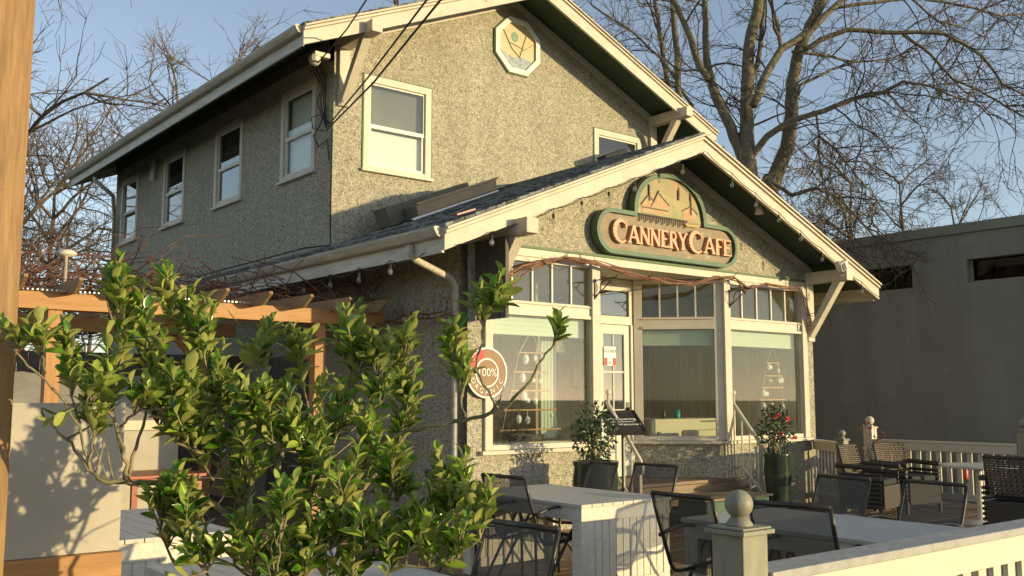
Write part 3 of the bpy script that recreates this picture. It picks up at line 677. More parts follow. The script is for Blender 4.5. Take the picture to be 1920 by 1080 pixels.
for x, z0, z1 in ((9.47, 4.2, 4.42), (10.05, 4.28, 4.42), (10.3, 4.1, 4.40)): d.box(x-.012, x+.012, 8.875, 8.889, z0, z1)
for i in range(26): d.box(9.27+i*.037, 9.278+i*.037, 8.876, 8.889, 3.90+.02*(i % 3), 4.0)
d.box(9.25, 10.22, 8.874, 8.889, 3.995, 4.012)
d.beam((9.5, 8.884, 4.12), (9.66, 8.884, 4.36), .012, .012)
d.build('carved_pilings', M['darkwall'], sign)
d = MB(); d.prism([(10.15, 8.872, 3.97), (10.2, 8.872, 3.93), (10.42, 8.872, 3.93), (10.50, 8.872, 3.985), (10.3, 8.872, 3.955)], (0, .02, 0)); d.build('carved_boat', mat('boat_ochre', (.5, .3, .08), .6), sign)
# hand made serif letters ; unit height 1
def glyph(ch):
    S_ = []; T_ = .17; t = .09
    def st(x0, z0, x1, z1, w0=T_, w1=None): S_.append((x0, z0, x1, z1, w0, w1 or w0))
    def serif(x, z, w=.3): S_.append((x-w/2, z, x+w/2, z, .07, .07))
    if ch == 'A': st(.10, 0, .42, 1, .12); st(.42, 1, .76, 0, .2); st(.22, .32, .62, .32, .10); serif(.1, .03, .26); serif(.76, .03, .3); w = .86
    elif ch == 'N': st(.12, 0, .12, 1, .14); st(.12, .95, .66, .05, .2); st(.66, 0, .66, 1, .13); serif(.1, .03, .26); serif(.08, .97, .2); serif(.66, .97, .26); w = .80
    elif ch == 'E': st(.14, 0, .14, 1, .2); st(.14, .95, .56, .95, .10); st(.14, .5, .48, .5, .10); st(.14, .05, .6, .05, .10); st(.56, .80, .56, 1, .06); st(.60, 0, .60, .2, .06); serif(.1, .03, .2); w = .66
    elif ch == 'F': st(.14, 0, .14, 1, .2); st(.14, .95, .56, .95, .10); st(.14, .5, .46, .5, .10); st(.56, .78, .56, 1, .06); serif(.14, .03, .32); w = .60
    elif ch == 'R':
        st(.14, 0, .14, 1, .2); serif(.14, .03, .3)
        pr = None
        for i in range(8):
            a = R(90-180*i/7); p = (.30+.22*math.cos(a), .73+.225*math.sin(a))
            if pr: st(pr[0], pr[1], p[0], p[1], .14 if 2 < i < 6 else .11)
            pr = p
        st(.14, .955, .32, .955, .10); st(.14, .51, .32, .51, .10); st(.32, .5, .68, -.08, .2, .12); w = .72
    elif ch == 'Y': st(.36, 0, .36, .5, .19); st(.08, 1, .36, .48, .18); st(.64, 1, .36, .48, .12); serif(.36, .03, .3); serif(.08, .97, .24); serif(.64, .97, .24); w = .72
    elif ch == 'C':
        pr = None
        for i in range(15):
            a = R(52+256*i/14); p = (.46+.36*math.cos(a), .5+.46*math.sin(a)); wv = .10+.12*max(0, math.sin(R(256*i/14-38+20)))
            if pr: st(pr[0], pr[1], p[0], p[1], pw, wv)
            pr, pw = p, wv
        st(.70, .68, .70, .98, .07); w = .82
    else: w = .3
    return S_, w
def letters(mb, text, x, z, y, h, bigh, depth, spread=1.0):
    order = 0
    for ch in text:
        hh = bigh if ch in '*' else h
        big = False
        if ch == ' ': x += h*.30; continue
        if ch == 'c': ch, big = 'C', True
        H = bigh if big else h; zz = z-(bigh-h)*.28 if big else z
        st_, w = glyph(ch)
        for (x0, z0, x1, z1, w0, w1) in st_:
            a = Vector((x+x0*H*spread, 0, zz+z0*H)); b = Vector((x+x1*H*spread, 0, zz+z1*H)); dd = (b-a)
            if dd.length < 1e-6: continue
            n_ = Vector((-dd.z, 0, dd.x)).normalized(); e = order*.0004; order += 1
            yv = y-e
            P_ = [a+n_*w0*H/2, a-n_*w0*H/2, b-n_*w1*H/2, b+n_*w1*H/2]
            mb.prism([(p.x, yv, p.z) for p in P_], (0, depth+e, 0))
        x += w*H*spread
    return x
def word(text, x0, x1):
    m0 = MB(); e = letters(m0, text, 0, 3.592, 8.845, .232, .31, .06, 1.0); k = (x1-x0)/(e-.02); x = x0
    for ch in text:
        m1 = MB(); x = letters(m1, ch, x, 3.588, 8.845, .232, .31, .06, k); m1.build('raised_letter', M['salmon'], sign)
word('cANNERY', 8.745, 10.15); word('cAFE', 10.20, 11.10)

def text_part(s, size, M4, m, parent, name, ext=.001, align='CENTER', off=(0,0,0)):
    cu = bpy.data.curves.new(name, 'FONT'); cu.body = s; cu.size = size; cu.extrude = ext; cu.align_x = align; cu.align_y = 'CENTER'; cu.resolution_u = 3
    tmp = bpy.data.objects.new('tmp', cu); COL.objects.link(tmp)
    dg_ = bpy.context.evaluated_depsgraph_get(); dg_.update(); me = bpy.data.meshes.new_from_object(tmp.evaluated_get(dg_))
    bpy.data.objects.remove(tmp); me.name = name
    mm = Matrix.Translation(-Vector(parent['_o'])) @ M4
    me.transform(mm); me.materials.clear(); me.materials.append(m)
    ob = bpy.data.objects.new(name, me); COL.objects.link(ob); ob.parent = parent; ob['_o'] = tuple(parent['_o']); return ob
FRONT = Matrix.Rotation(R(90), 4, 'X')     # text facing -Y

# round organic badge
bd = thing('round_badge', (6.80, 8.95, 1.86), 'round tan and red badge reading 100% ORGANIC beside the left shop window', 'sign')
c = Vector((6.795, 0, 1.865)); r = .292
def disc(mb, r, y, dy, n=40, a0=0, a1=360, r0=None):
    if r0 is None: mb.prism([(c.x+r*math.cos(2*math.pi*i/n), y, c.z+r*math.sin(2*math.pi*i/n)) for i in range(n)], (0, dy, 0)); return
    for i in range(n):
        a = R(a0+(a1-a0)*i/n); b = R(a0+(a1-a0)*(i+1)/n)
        mb.prism([(c.x+r0*math.cos(a), y, c.z+r0*math.sin(a)), (c.x+r*math.cos(a), y, c.z+r*math.sin(a)), (c.x+r*math.cos(b), y, c.z+r*math.sin(b)), (c.x+r0*math.cos(b), y, c.z+r0*math.sin(b))], (0, dy, 0))
d = MB(); disc(d, r-.001, 8.942, .05); d.build('backing_disc', M['badge'], bd)
d = MB(); disc(d, r, 8.936, .008, 40, 0, 360, r-.02); d.build('cream_ring', M['whiteprint'], bd); d = MB(); disc(d, .168, 8.936, .005, 40, 0, 360, .150); d.build('cream_ring', M['whiteprint'], bd)
d = MB(); disc(d, r-.022, 8.939, .002, 16, 100, 160, .170); d.build('red_segment', M['redpaint'], bd)
text_part('100%', .13, Matrix.Translation((c.x, 8.936, c.z))@FRONT, M['whiteprint'], bd, 'centre_text')
for i, ch in enumerate('ORGANIC'):
    a = R(205+i*21.5); rr_ = .22
    text_part(ch, .085, Matrix.Translation((c.x+rr_*math.cos(a), 8.936, c.z+rr_*math.sin(a)))@Matrix.Rotation(-(a-R(270)), 4, 'Y')@FRONT, M['whiteprint'], bd, 'ring_letter')
# closed sign on the door
cs = thing('closed_sign', (9.71, 9.93, 2.10), 'small white and red sign reading CLOSED hanging in the entrance door', 'sign')
d = MB(); d.box(9.60, 9.83, 9.915, 9.928, 2.03, 2.30); d.build('sign_board', M['whiteprint'], cs)
d = MB(); d.box(9.605, 9.66, 9.910, 9.9149, 2.035, 2.14); d.box(9.77, 9.825, 9.910, 9.9149, 2.035, 2.14); d.each('red_band', M['redpaint'], cs)
text_part('CLOSED', .062, Matrix.Translation((9.715, 9.912, 2.235))@FRONT, M['black'], cs, 'lettering')
d = MB(); d.box(9.69, 9.74, 9.911, 9.9149, 2.05, 2.06); d.box(9.70, 9.735, 9.911, 9.9149, 2.07, 2.085); d.build('small_print', M['black'], cs)
# menu board
mbt = thing('menu_board', (8.75, 8.1, 0), 'black tilted chalkboard reading Soft Opening Welcome in front of the entrance steps', 'sign')
P0, P1, P2, P3 = at(1126, 773, 12.35), at(1188, 771, 12.55), at(1213, 811, 12.0), at(1146, 812, 11.85)
d = MB(); nrm = (P1-P0).cross(P3-P0).normalized()
if nrm.z < 0: nrm = -nrm
d.prism([P0, P1, P2, P3], -nrm*.035); d.build('board', M['black'], mbt, bevel=.004)
fr_ = MB()
for a, b in ((P0, P1), (P1, P2), (P2, P3), (P3, P0)): fr_.beam(a+nrm*.004, b+nrm*.004, .02, .02, nrm)
fr_.build('board_frame', M['iron'], mbt)
ex = ((P2-P3)+(P1-P0)).normalized(); ez = ((P0-P3)+(P1-P2)).normalized(); ez = (ez-ex*ez.dot(ex)).normalized(); en = ex.cross(ez)
if en.dot(nrm) < 0: en = -en
cc = (P0+P1+P2+P3)/4+nrm*.012
Mx = Matrix(((ex.x, ez.x, en.x, 0), (ex.y, ez.y, en.y, 0), (ex.z, ez.z, en.z, 0), (0, 0, 0, 1)))
sh = Matrix.Identity(4); sh[0][1] = .18
text_part('Soft Opening', .082, Matrix.Translation(cc+ez*.055-ex*.02)@Mx@sh, M['chalk'], mbt, 'chalk_heading')
text_part('Welcome !', .07, Matrix.Translation(cc-ez*.085+ex*.05)@Mx@sh, M['chalk'], mbt, 'chalk_line')
d = MB(); q0 = cc-ez*.015-ex*.2; d.beam(q0, q0+ex*.34, .006, .004); d.build('chalk_underline', M['chalk'], mbt)
d = MB(); m1 = (P0+P1+P2+P3)/4-nrm*.03
d.tube([m1, (m1.x, m1.y, .03)], .018, 8); d.lathe([(.2, 0), (.2, .02), (.03, .04)], (m1.x, m1.y, .0), 20); d.build('stand', M['iron'], mbt)

# ================================================================== RAILS AT THE STEPS
def stair_rail(x, label):
    t = thing('handrail', (x, 8.7, 0), label, 'handrail', 'white metal handrails of the entrance steps')
    yt, yb = 9.0, 8.47; zt_, zb_ = 1.50, .84
    d = MB(); d.tube([(x, yt+.03, zt_+.02), (x, yt, zt_), (x, yb, zb_), (x, yb-.05, zb_-.08), (x, yb-.045, zb_-.16), (x, yb+.0, zb_-.19), (x, yb+.04, zb_-.15)], .024, 8); d.build('grab_rail', M['whitemetal'], t, smooth=True)
    d = MB(); d.tube([(x, yt, .47), (x, yt, zt_+.12)], .019, 8); d.ball((x, yt, zt_+.15), .038, 10); d.build('top_post', M['whitemetal'], t, smooth=True)
    d = MB(); d.box(x-.022, x+.022, yb-.022, yb+.022, .16, zb_+.0); d.build('bottom_post', M['whitemetal'], t)
    d = MB()
    for k in range(1, 4):
        y_ = yt+(yb-yt)*k/4; z_ = zt_+(zb_-zt_)*k/4; d.tube([(x, y_, z_-.02), (x, y_, z_-.86)], .013, 6)
    d.tube([(x, yt, .60), (x, yt-.14, .60), (x, yb, .22)], .014, 6); d.build('balusters', M['whitemetal'], t)
stair_rail(8.78, 'white metal handrail with curled end beside the chalkboard, left side of the steps')
stair_rail(11.27, 'white metal handrail with curled end in front of the urn with red flowers')
# ball finials on the shopfront posts and iron hanging brackets
def iron_bracket(px, py, label):
    p = atY(px, py, YF-.05); t = thing('hanging_bracket', p, label, 'bracket', 'scrolled iron brackets beside the entrance')
    d = MB(); y0 = YF-.05
    d.box(p.x-.012, p.x+.012, y0-.012, y0+.004, p.z-.13, p.z+.13)
    d.build('wall_plate', M['iron'], t)
    pts = [(p.x, y0-.02, p.z-.1)]
    for i in range(9): a = R(200-i*22); pts.append((p.x+.06+.0*i, y0-.14-.11*math.cos(a), p.z+.02+.09*math.sin(a)))
    e = MB(); e.tube(pts, .008, 6); e.tube([(p.x, y0-.01, p.z+.11), (p.x+.02, y0-.36, p.z+.12), (p.x+.02, y0-.38, p.z+.16)], .008, 6); e.tube([(p.x, y0-.01, p.z-.1), (p.x+.01, y0-.15, p.z+.0), (p.x+.02, y0-.3, p.z+.11)], .007, 6)
    e.build('scroll_arm', M['iron'], t, smooth=True)
iron_bracket(1116, 542, 'scrolled iron hanging bracket on the post left of the entrance')
iron_bracket(1368, 560, 'scrolled iron hanging bracket on the post right of the entrance')

# ================================================================== PLANTS IN POTS
def leaf_shape(mb, p, d, n, L, Wd, bend=.25, fold=.25, rows=4):
    d = d.normalized(); s = d.cross(n)
    if s.length < 1e-3: s = d.orthogonal()
    s.normalize(); n = s.cross(d).normalized(); base = len(mb.v)
    prof = {3: (0.05, .9, .75, 0.02), 4: (.07, .66, .97, 1., .72, .04)}[rows]
    for i, wv in enumerate(prof):
        t = i/(len(prof)-1); q = p+d*L*t-n*(bend*L*t*t)
        wd = Wd*.5*wv; up = n*wd*fold*2
        mb.v += [tuple(q-s*wd+up), tuple(q), tuple(q+s*wd+up)]
    for i in range(len(prof)-1):
        a = base+i*3; mb.f += [(a, a+1, a+4, a+3), (a+1, a+2, a+5, a+4)]
def rvec(r): 
    while True:
        v = Vector((r.uniform(-1, 1), r.uniform(-1, 1), r.uniform(-1, 1)))
        if .05 < v.length < 1: return v.normalized()
def potted(c, pr, ph, fol_c, fol_r, n, label, flowers=False, seed=1):
    rd = random.Random(seed)
    t = thing('potted_plant', (c[0], c[1], c[2]), label, 'potted plant')
    d = MB(); d.lathe([(pr*.62, 0), (pr*.80, ph*.25), (pr*1.0, ph*.72), (pr*.92, ph*.92), (pr*1.0, ph*.97), (pr*.98, ph), (pr*.8, ph), (pr*.8, ph-.06)], c, 28); d.build('pot', M['pot'], t, smooth=True)
    d = MB(); top = Vector((c[0], c[1], c[2]+ph-.05)); fc = Vector(fol_c)
    lf = MB(); fl = MB()
    for i in range(9):
        e = fc+Vector((rd.gauss(0, .5)*fol_r[0], rd.gauss(0, .5)*fol_r[1], rd.gauss(0, .5)*fol_r[2])); mid = (top+e)/2+rvec(rd)*.05
        d.tube([top+Vector((rd.uniform(-.05, .05), rd.uniform(-.05, .05), 0)), mid, e], [.012, .009, .004], 5)
    for i in range(n):
        v = rvec(rd)*rd.random()**.4; p = fc+Vector((v.x*fol_r[0], v.y*fol_r[1], v.z*fol_r[2]))
        leaf_shape(lf, p, (v+rvec(rd)*.9), rvec(rd)+Vector((0, 0, .7)), rd.uniform(.045, .075), rd.uniform(.022, .036), rows=3)
    d.build('stems', M['stem'], t); lf.build('foliage', M['leafd'], t)
    if flowers:
        for dx, dz in ((-.14, -.04), (.16, -.10), (.02, .16), (-.2, .2)):
            q = fc+Vector((dx, -fol_r[1]*.9, dz))
            fl = MB(); fl.ball(q, .012, 6)
            for k in range(9): leaf_shape(fl, q, rvec(rd), Vector((0, -1, .2)), .042, .036, rows=3)
            fl.build('flower', M['red'], t)
c1 = atY(1132, 930, 8.35)
potted((7.88, 8.3, 0), .27, .86, (7.86, 8.3, 1.17), (.27, .24, .36), 620, 'large glazed green pot with a dark leafy shrub left of the chalkboard', seed=2)
potted((11.22, 8.24, 0), .19, .84, (11.22, 8.27, 1.14), (.24, .22, .34), 560, 'tall glazed green urn with a dark shrub bearing red flowers below the right window', True, seed=5)
# green crate between the steps and the table
t = thing('storage_crate', (9.3, 7.8, 0), 'low green plastic crate with boards on top in front of the steps', 'crate')
d = MB(); d.box(9.1, 10.3, 7.7, 8.15, .12, .36); d.build('crate', M['greentarp'], t, bevel=.02)
d = MB()
for k in range(3): d.box(9.05, 10.35, 7.68+k*.165, 7.835+k*.165, .362, .39)
d.build('lid_boards', M['plank'], t, bevel=.004)

# ================================================================== WINDOW ORNAMENTS AND INTERIOR THINGS
def ladder(px, rows, x_half, Y, label, seed):
    rd = random.Random(seed); t = thing('ornament_ladder', atY(px, rows[0], Y), label, 'window decoration', 'dowel ladders hung with ornaments in the shop windows')
    pts = []
    for i, y in enumerate(rows):
        c = atY(px, y, Y); hw = x_half[i]; d = MB(); d.tube([(c.x-hw, Y, c.z), (c.x+hw, Y, c.z+.005)], .011, 7); d.build('dowel', M['dowel'], t)
        pts.append((c, hw))
    d = MB(); tp = pts[0][0]+Vector((0, 0, .26)); prev = (tp, 0)
    for c, hw in pts:
        for s in (-1, 1): d.tube([prev[0]+Vector((s*prev[1], 0, 0)), c+Vector((s*hw*.9, 0, 0))], .0035, 4)
        prev = (c, hw*.9)
    d.build('cord', M['chalk'], t)
    for c, hw in pts[:-1]:
        for k in range(3):
            q = c+Vector((rd.uniform(-hw, hw), -.02, -rd.uniform(.06, .13))); e = MB(); e.ball(q, rd.uniform(.024, .042), 9, (1, 1, rd.choice((1, 1.5)))); e.tube([q, (q.x, q.y, c.z)], .002, 3); e.build('bauble', M['ornament'], t)
ladder(995, (662, 698, 733, 769, 806), (.20, .27, .31, .42, .48), 9.17, 'dowel ladder hung with glass baubles in the left shop window', 3)
ladder(1449, (681, 705, 727, 750, 778), (.16, .21, .26, .31, .20), 9.17, 'dowel ladder hung with glass baubles in the right shop window', 4)
t = thing('window_bench', (7.7, 9.3, .46), 'dark twig wreath lying on a pale bench inside the left shop window', 'bench')
d = MB(); d.box(6.95, 8.4, 9.2, 9.6, .47, 1.05); d.build('bench_box', M['creamcloth'], t, bevel=.01)
d = MB(); rd = random.Random(9)
for k in range(40):
    a0 = rd.random()*6.28; pts = [(7.72+(.24+rd.uniform(-.04, .04))*math.cos(a0+j*.4), 9.36+.12*math.sin(a0+j*.4), 1.09+rd.uniform(-.03, .05)) for j in range(6)]; d.tube(pts, .008, 4)
d.build('wreath', M['darkwall'], t)
d = MB()
for i in range(9): d.tube([(8.02+i*.028, 9.42+.012*(i % 2), 1.08), (8.02+i*.028, 9.42+.012*(i % 2), 2.5)], .017, 6)
o = d.build('window_curtain', M['blind'], None, off=(8.1, 9.42, 1.08)); tag(o, 'narrow pale green curtain hanging inside the left shop window', 'curtain')
t = thing('counter_table', (11.0, 10.3, .46), 'cream clothed table seen through the angled entrance window', 'table')
d = MB(); d.box(10.62, 12.4, 10.0, 10.7, .48, 1.27); d.build('cloth', M['creamcloth'], t, bevel=.02)
def small(name, lab, cat, prof, loc, m): t_ = MB(); t_.lathe(prof, loc, 16); o = t_.build(name, m, None, True, off=loc); tag(o, lab, cat); return o
small('tea_mug', 'teal mug on the cream clothed table inside the cafe', 'mug', [(.045, 0), (.05, .01), (.05, .12), (.042, .12), (.042, .02)], (11.30, 10.1, 1.275), M['teal'])
small('oil_bottle', 'small dark bottle on the cream clothed table inside the cafe', 'bottle', [(.025, 0), (.03, .02), (.03, .09), (.01, .13), (.01, .17)], (11.0, 10.1, 1.275), M['iron'])
small('candle_jar', 'small amber candle jar on the inner sill of the angled window', 'candle', [(.03, 0), (.032, .01), (.032, .09), (.02, .09)], (10.55, 9.78, 1.0), M['art1'])
t = thing('armchair', (10.9, 9.6, .46), 'cream upholstered armchair behind the angled window', 'armchair')
d = MB(); d.box(10.75, 11.5, 9.45, 9.55, .6, 1.12); d.build('backrest', M['creamcloth'], t, bevel=.03)
d = MB(); d.box(10.75, 11.5, 9.56, 9.93, .6, .85); d.build('seat', M['creamcloth'], t, bevel=.03)

# ================================================================== STRING LIGHTS
def string_lights(label, pts, n, sag, seed):
    rd = random.Random(seed); pts = [Vector(p) for p in pts]; t = thing('string_lights', pts[0], label, 'string lights', 'strings of clear bulbs on the eaves')
    L = [0]
    for a, b in zip(pts, pts[1:]): L.append(L[-1]+(b-a).length)
    def P(s):
        for i in range(len(pts)-1):
            if s <= L[i+1]+1e-9: k = (s-L[i])/(L[i+1]-L[i]); return pts[i].lerp(pts[i+1], k)
        return pts[-1]
    w = MB(); seq = []
    for i in range(n):
        for j in range(6):
            s = L[-1]*(i+j/6)/(n); q = P(s).copy(); q.z -= sag*4*(j/6)*(1-j/6); seq.append(q)
    seq.append(pts[-1]); w.tube(seq, .0055, 5); w.build('cable', M['wire'], t)
    for i in range(1, n):
        q = P(L[-1]*i/n).copy(); h = rd.uniform(.07, .13); d = MB(); d.tube([q, q-Vector((0, 0, h*.6))], .004, 4); d.tube([q-Vector((0, 0, h*.55)), q-Vector((0, 0, h))], .016, 8); so_ = d.build('socket', M['wire'], t)
        d = MB(); z0 = q.z-h; d.lathe([(.010, 0), (.023, -.024), (.027, -.044), (.018, -.068), (.003, -.077)][::-1], (q.x, q.y, z0), 10); d.build('bulb', M['bulb'], so_, smooth=True)
yb_ = 8.265
fbz = lambda x: zl(x)-.265
string_lights('string of clear bulbs along the left half of the front gable', [(5.9, yb_, fbz(5.9)), (7.0, yb_, fbz(7.0)), (8.4, yb_, fbz(8.4)), (9.88, yb_, fbz(9.88))], 9, .03, 1)
string_lights('string of clear bulbs along the right half of the front gable', [(9.92, yb_, fbz(9.92)), (11.4, yb_, fbz(11.4)), (12.8, yb_, fbz(12.8)), (14.0, yb_, fbz(14.0))], 8, .03, 2)
string_lights('string of clear bulbs hung under the side gutter above the pergola', [(5.64, 8.5, 3.10), (5.64, 10.2, 3.07), (5.64, 12.0, 3.07), (5.6, 14.0, 3.02)], 8, .06, 3)

# ================================================================== POWER CABLES
def cable(label, pts, r=.011, sag=.0):
    t_ = MB(); P = [Vector(p) for p in pts]; seq = []
    for a, b in zip(P, P[1:]):
        for j in range(10): k = j/10; q = a.lerp(b, k); q.z -= sag*4*k*(1-k); seq.append(q)
    seq.append(P[-1]); t_.tube(seq, r, 5); o = t_.build('power_cable', M['wire'], None, off=P[0]); tag(o, label, 'cable', 'overhead service cables'); return o
cable('black overhead cable running from the white insulator past the left bracket beam', [atY(596, 118, 12.05), atY(650, 55, 11.1), atY(700, -20, 9.5)])
cable('black overhead cable crossing the left of the upper front window, upper of the pair', [atY(618, 232, 12.2), atY(690, 145, 9.5), atY(830, -40, 7)])
cable('black overhead cable crossing the left of the upper front window, lower of the pair', [atY(612, 244, 12.2), atY(700, 155, 9.2), atY(850, -30, 6.6)], .012)
cx_ = MB(); a = [atX(612, 200, XL-.04), atX(600, 235, XL-.05), atX(588, 255, XL-.06), atX(597, 275, XL-.05), atX(614, 262, XL-.03), atX(617, 300, XL-.02)]
cx_.tube(a, .010, 5); 
for dx in (0, 6, -6, 10): cx_.tube([atX(590+dx, 118, 6.5), atX(598+dx*1.2, 140, 6.5), atX(607+dx*.4, 165, 6.5), atX(600+dx, 190, 6.52), atX(612, 240, 6.53)], .008, 5)
cx_.tube([atX(618, 232, 6.54), atX(600, 215, 6.5), atX(584, 220, 6.45), atX(586, 240, 6.45), atX(606, 245, 6.5)], .008, 5)
cx_.tube([(6.53, 12.27, 5.4), (6.53, 12.27, 4.0), (6.53, 12.25, 3.72), (6.3, 12.6, 3.70), (6.2, 14, 3.66), (6.1, 16, 3.62)], .012, 5)
o = cx_.build('cable_bundle', M['wire'], None, off=(6.5, 12.2, 5.0)); tag(o, 'tangle of black cables looping at the corner below the white insulator', 'cable')

# ================================================================== GRAPE VINE ON THE SHOPFRONT
vb = thing('grape_vine', (6.9, 8.9, 3.1), 'bare twisted brown vine trained along the shopfront header', 'vine')
rd = random.Random(11)
path = [(925, 535), (950, 522), (985, 505), (1020, 492), (1055, 484), (1090, 487), (1120, 492), (1165, 508), (1215, 522), (1250, 526), (1300, 530), (1345, 522), (1375, 520), (1400, 538), (1440, 535), (1475, 541), (1500, 545), (1512, 560), (1515, 590), (1518, 620)]
d = MB()
for k in range(5):
    ph = rd.random()*6; pts = []; st_ = 0 if k < 3 else 4; en_ = len(path) if k != 2 else 12
    for i, (u, v) in enumerate(path[st_:en_]):
        jit = 7 if k else 2; q = atY(u+rd.uniform(-1, 1)*jit, v+rd.uniform(-1, 1)*jit+(22*(1-i/5) if k == 2 and i < 5 else 0), 8.86-.03*math.sin(ph+i*.9)); pts.append(q)
    d.tube(pts, [.019-.0005*i+rd.uniform(-.005, .004)-(.008 if k > 1 else 0) for i in range(len(pts))], 6)
for k in range(46):
    u, v = rd.choice(path[2:]); q = atY(u, v, 8.86); e = q+Vector((rd.uniform(-.13, .13), rd.uniform(-.1, .03), rd.uniform(-.1, .12))); d.tube([q, (q+e)/2+rvec(rd)*.02, e], [.006, .005, .003], 4)
d.build('vine_stem', M['vine'], vb, smooth=True)

# ================================================================== PERGOLA
pg = thing('pergola', (4.3, 10.6, 0), 'new orange brown timber pergola beside the shaded cafe wall', 'pergola')
d = MB(); d.prism([(1.9, 10.58, 2.47), (6.27, 10.58, 2.47), (6.42, 10.58, 2.56), (6.42, 10.58, 2.645), (1.9, 10.58, 2.645)], (0, .045, 0)); d.build('front_beam', M['pineh'], pg, bevel=.003)
d = MB(); d.box(1.9, 6.3, 10.77, 10.81, 2.47, 2.645); d.build('front_beam', M['pineh'], pg, bevel=.003)
d = MB(); d.box(1.9, 5.62, 13.3, 13.35, 2.44, 2.63); d.box(1.9, 5.62, 13.49, 13.54, 2.44, 2.63); d.build('rear_beam', M['pineh'], pg, bevel=.003)
for x in (2.50, 5.49):
    d = MB(); d.box(x, x+.14, 10.627, 10.767, 0, 2.62); d.build('post', M['pinev'], pg, bevel=.005)
for x in (2.5, 5.2):
    d = MB(); d.box(x, x+.14, 13.352, 13.488, 0, 2.6); d.build('post', M['pinev'], pg, bevel=.005)
for i, x in enumerate([2.165+.501*k for k in range(-1, 9)]):
    d = MB(); d.prism([(x-.02, 10.12, 2.76), (x-.02, 10.10, 2.73), (x-.02, 10.30, 2.62), (x-.02, 13.9, 2.62), (x-.02, 13.9, 2.76)], (.04, 0, 0)); d.build('rafter', M['raft'], pg, bevel=.002)
d = MB()
for x in (2.5, 5.49): d.beam((x+.07, 10.84, 2.05), (x+.07, 11.35, 2.47), .09, .09, (1, 0, 0))
for x, s in ((2.57, 1), (2.57, -1), (5.27, -1)): d.beam((x+s*.07, 13.42, 2.0), (x+s*.5, 13.42, 2.44), .08, .09, (0, 1, 0))
d.each('knee_brace', M['pineh'], pg, bevel=.003)
d = MB()
for k in range(60): d.box(1.95+k*.045, 1.965+k*.045, 10.5, 10.57, 2.648, 2.662)
d.build('corrugated_edge', M['steel'], pg)
# tangled vines over the pergola
def tangle(name, label, cat, box, n, L, r, m, seed, up=.02, steps=6):
    rd = random.Random(seed); d = MB(); x0, x1, y0, y1, z0, z1 = box
    for k in range(n):
        p = Vector((rd.uniform(x0, x1), rd.uniform(y0, y1), z0+(z1-z0)*rd.random()**1.8)); a = rd.random()*6.28; v = Vector((math.cos(a), math.sin(a), rd.uniform(-.2, .35)))
        pts = [p]; l = L*rd.uniform(.4, 1.3)/steps
        for j in range(steps): v = (v+rvec(rd)*.45+Vector((0, 0, up))).normalized(); q = pts[-1]+v*l; q.z = min(max(q.z, z0-.05), z1+.35); pts.append(q)
        rr = r*rd.uniform(.5, 1.4); d.tube(pts, [rr*(1-.12*j) for j in range(len(pts))], 4)
    o = d.build(name, m, None, off=((x0+x1)/2, (y0+y1)/2, z0)); tag(o, label, cat); return o
tangle('climbing_vine', 'mass of bare reddish vine stems sprawling over the pergola roof', 'vine', (1.6, 5.9, 10.7, 14.6, 2.78, 3.02), 430, 1.2, .0085, M['vinered'], 21)
tangle('dry_creeper', 'pale brown dry creeper rising behind the far end of the pergola', 'vine', (-.5, 5.0, 15.5, 19, 2.6, 3.9), 620, 1.6, .012, M['twigl'], 22, .05)
d = MB(); rd = random.Random(31)
for (a, b) in (((720, 600), (840, 580)), ((655, 520), (700, 570)), ((590, 500), (648, 562)), ((700, 545), (722, 525)), ((735, 605), (860, 590)), ((640, 530), (700, 545))):
    p, q = atX(a[0], a[1], 6.3), atX(b[0], b[1], 6.35); pts = [p.lerp(q, j/6)+rvec(rd)*.03 for j in range(7)]; d.tube(pts, [.016-.0015*j for j in range(7)], 5)
    for j in range(5): s = pts[rd.randrange(2, 7)]; d.tube([s, s+rvec(rd)*.15, s+rvec(rd)*.2+Vector((0, 0, .1))], [.007, .005, .002], 4)
o = d.build('trailing_vine', M['vinered'], None, off=(6.3, 10, 2)); tag(o, 'loose red brown vine shoots reaching along the shaded side wall', 'vine')
small('path_lamp', 'small mushroom shaped lamp standing on the pergola roof', 'lamp', [(.02, 0), (.02, .30), (.10, .31), (.11, .34), (.07, .37), (.01, .38)], (2.71, 10.9, 2.76), M['whitemetal'])
small('garden_spotlight', 'small dark spotlight standing among the vines beyond the pergola', 'lamp', [(.02, 0), (.02, .22), (.16, .24), (.14, .30), (.02, .31)], (4.1, 13.6, 2.95), M['iron'])
# ================================================================== BEHIND THE PERGOLA
t = thing('garden_fence', (2, 15.2, 0), 'dark brown board fence closing the yard behind the pergola', 'fence')
d = MB()
for k in range(62): d.box(-3+k*.155, -2.852+k*.155, 15.2, 15.22+.006*(k % 2), 0, 2.25)
d.build('boards', M['fencew'], t)
d = MB()
for x in (-2.5, -.4, 1.7, 3.8, 5.9): d.box(x, x+.1, 15.23, 15.33, 0, 2.3)
d.each('fence_post', M['fencew'], t)
t = thing('canvas_shelter', (3.1, 13.9, 0), 'beige canvas shelter with sloping roof behind the pergola posts', 'shelter')
d = MB(); d.prism([(1.5, 12.6, 0), (1.5, 12.6, 1.25), (4.6, 12.6, 1.25), (4.6, 12.6, 0)], (0, .03, 0)); d.build('canvas_wall', M['canvas'], t)
d = MB(); n = 10
for i in range(n):
    for j in range(4):
        f = lambda a, b: (1.4+3.3*a/n, 12.55+1.6*b/4, 1.28+.62*b/4+.03*math.sin(a*2.1+b))
        d.quad(f(i, j), f(i+1, j), f(i+1, j+1), f(i, j+1)); 
d.build('canvas_roof', M['canvas'], t, smooth=True)
d = MB(); d.box(1.4, 4.7, 12.53, 12.56, 1.18, 1.30); d.build('valance', M['creamcloth'], t)
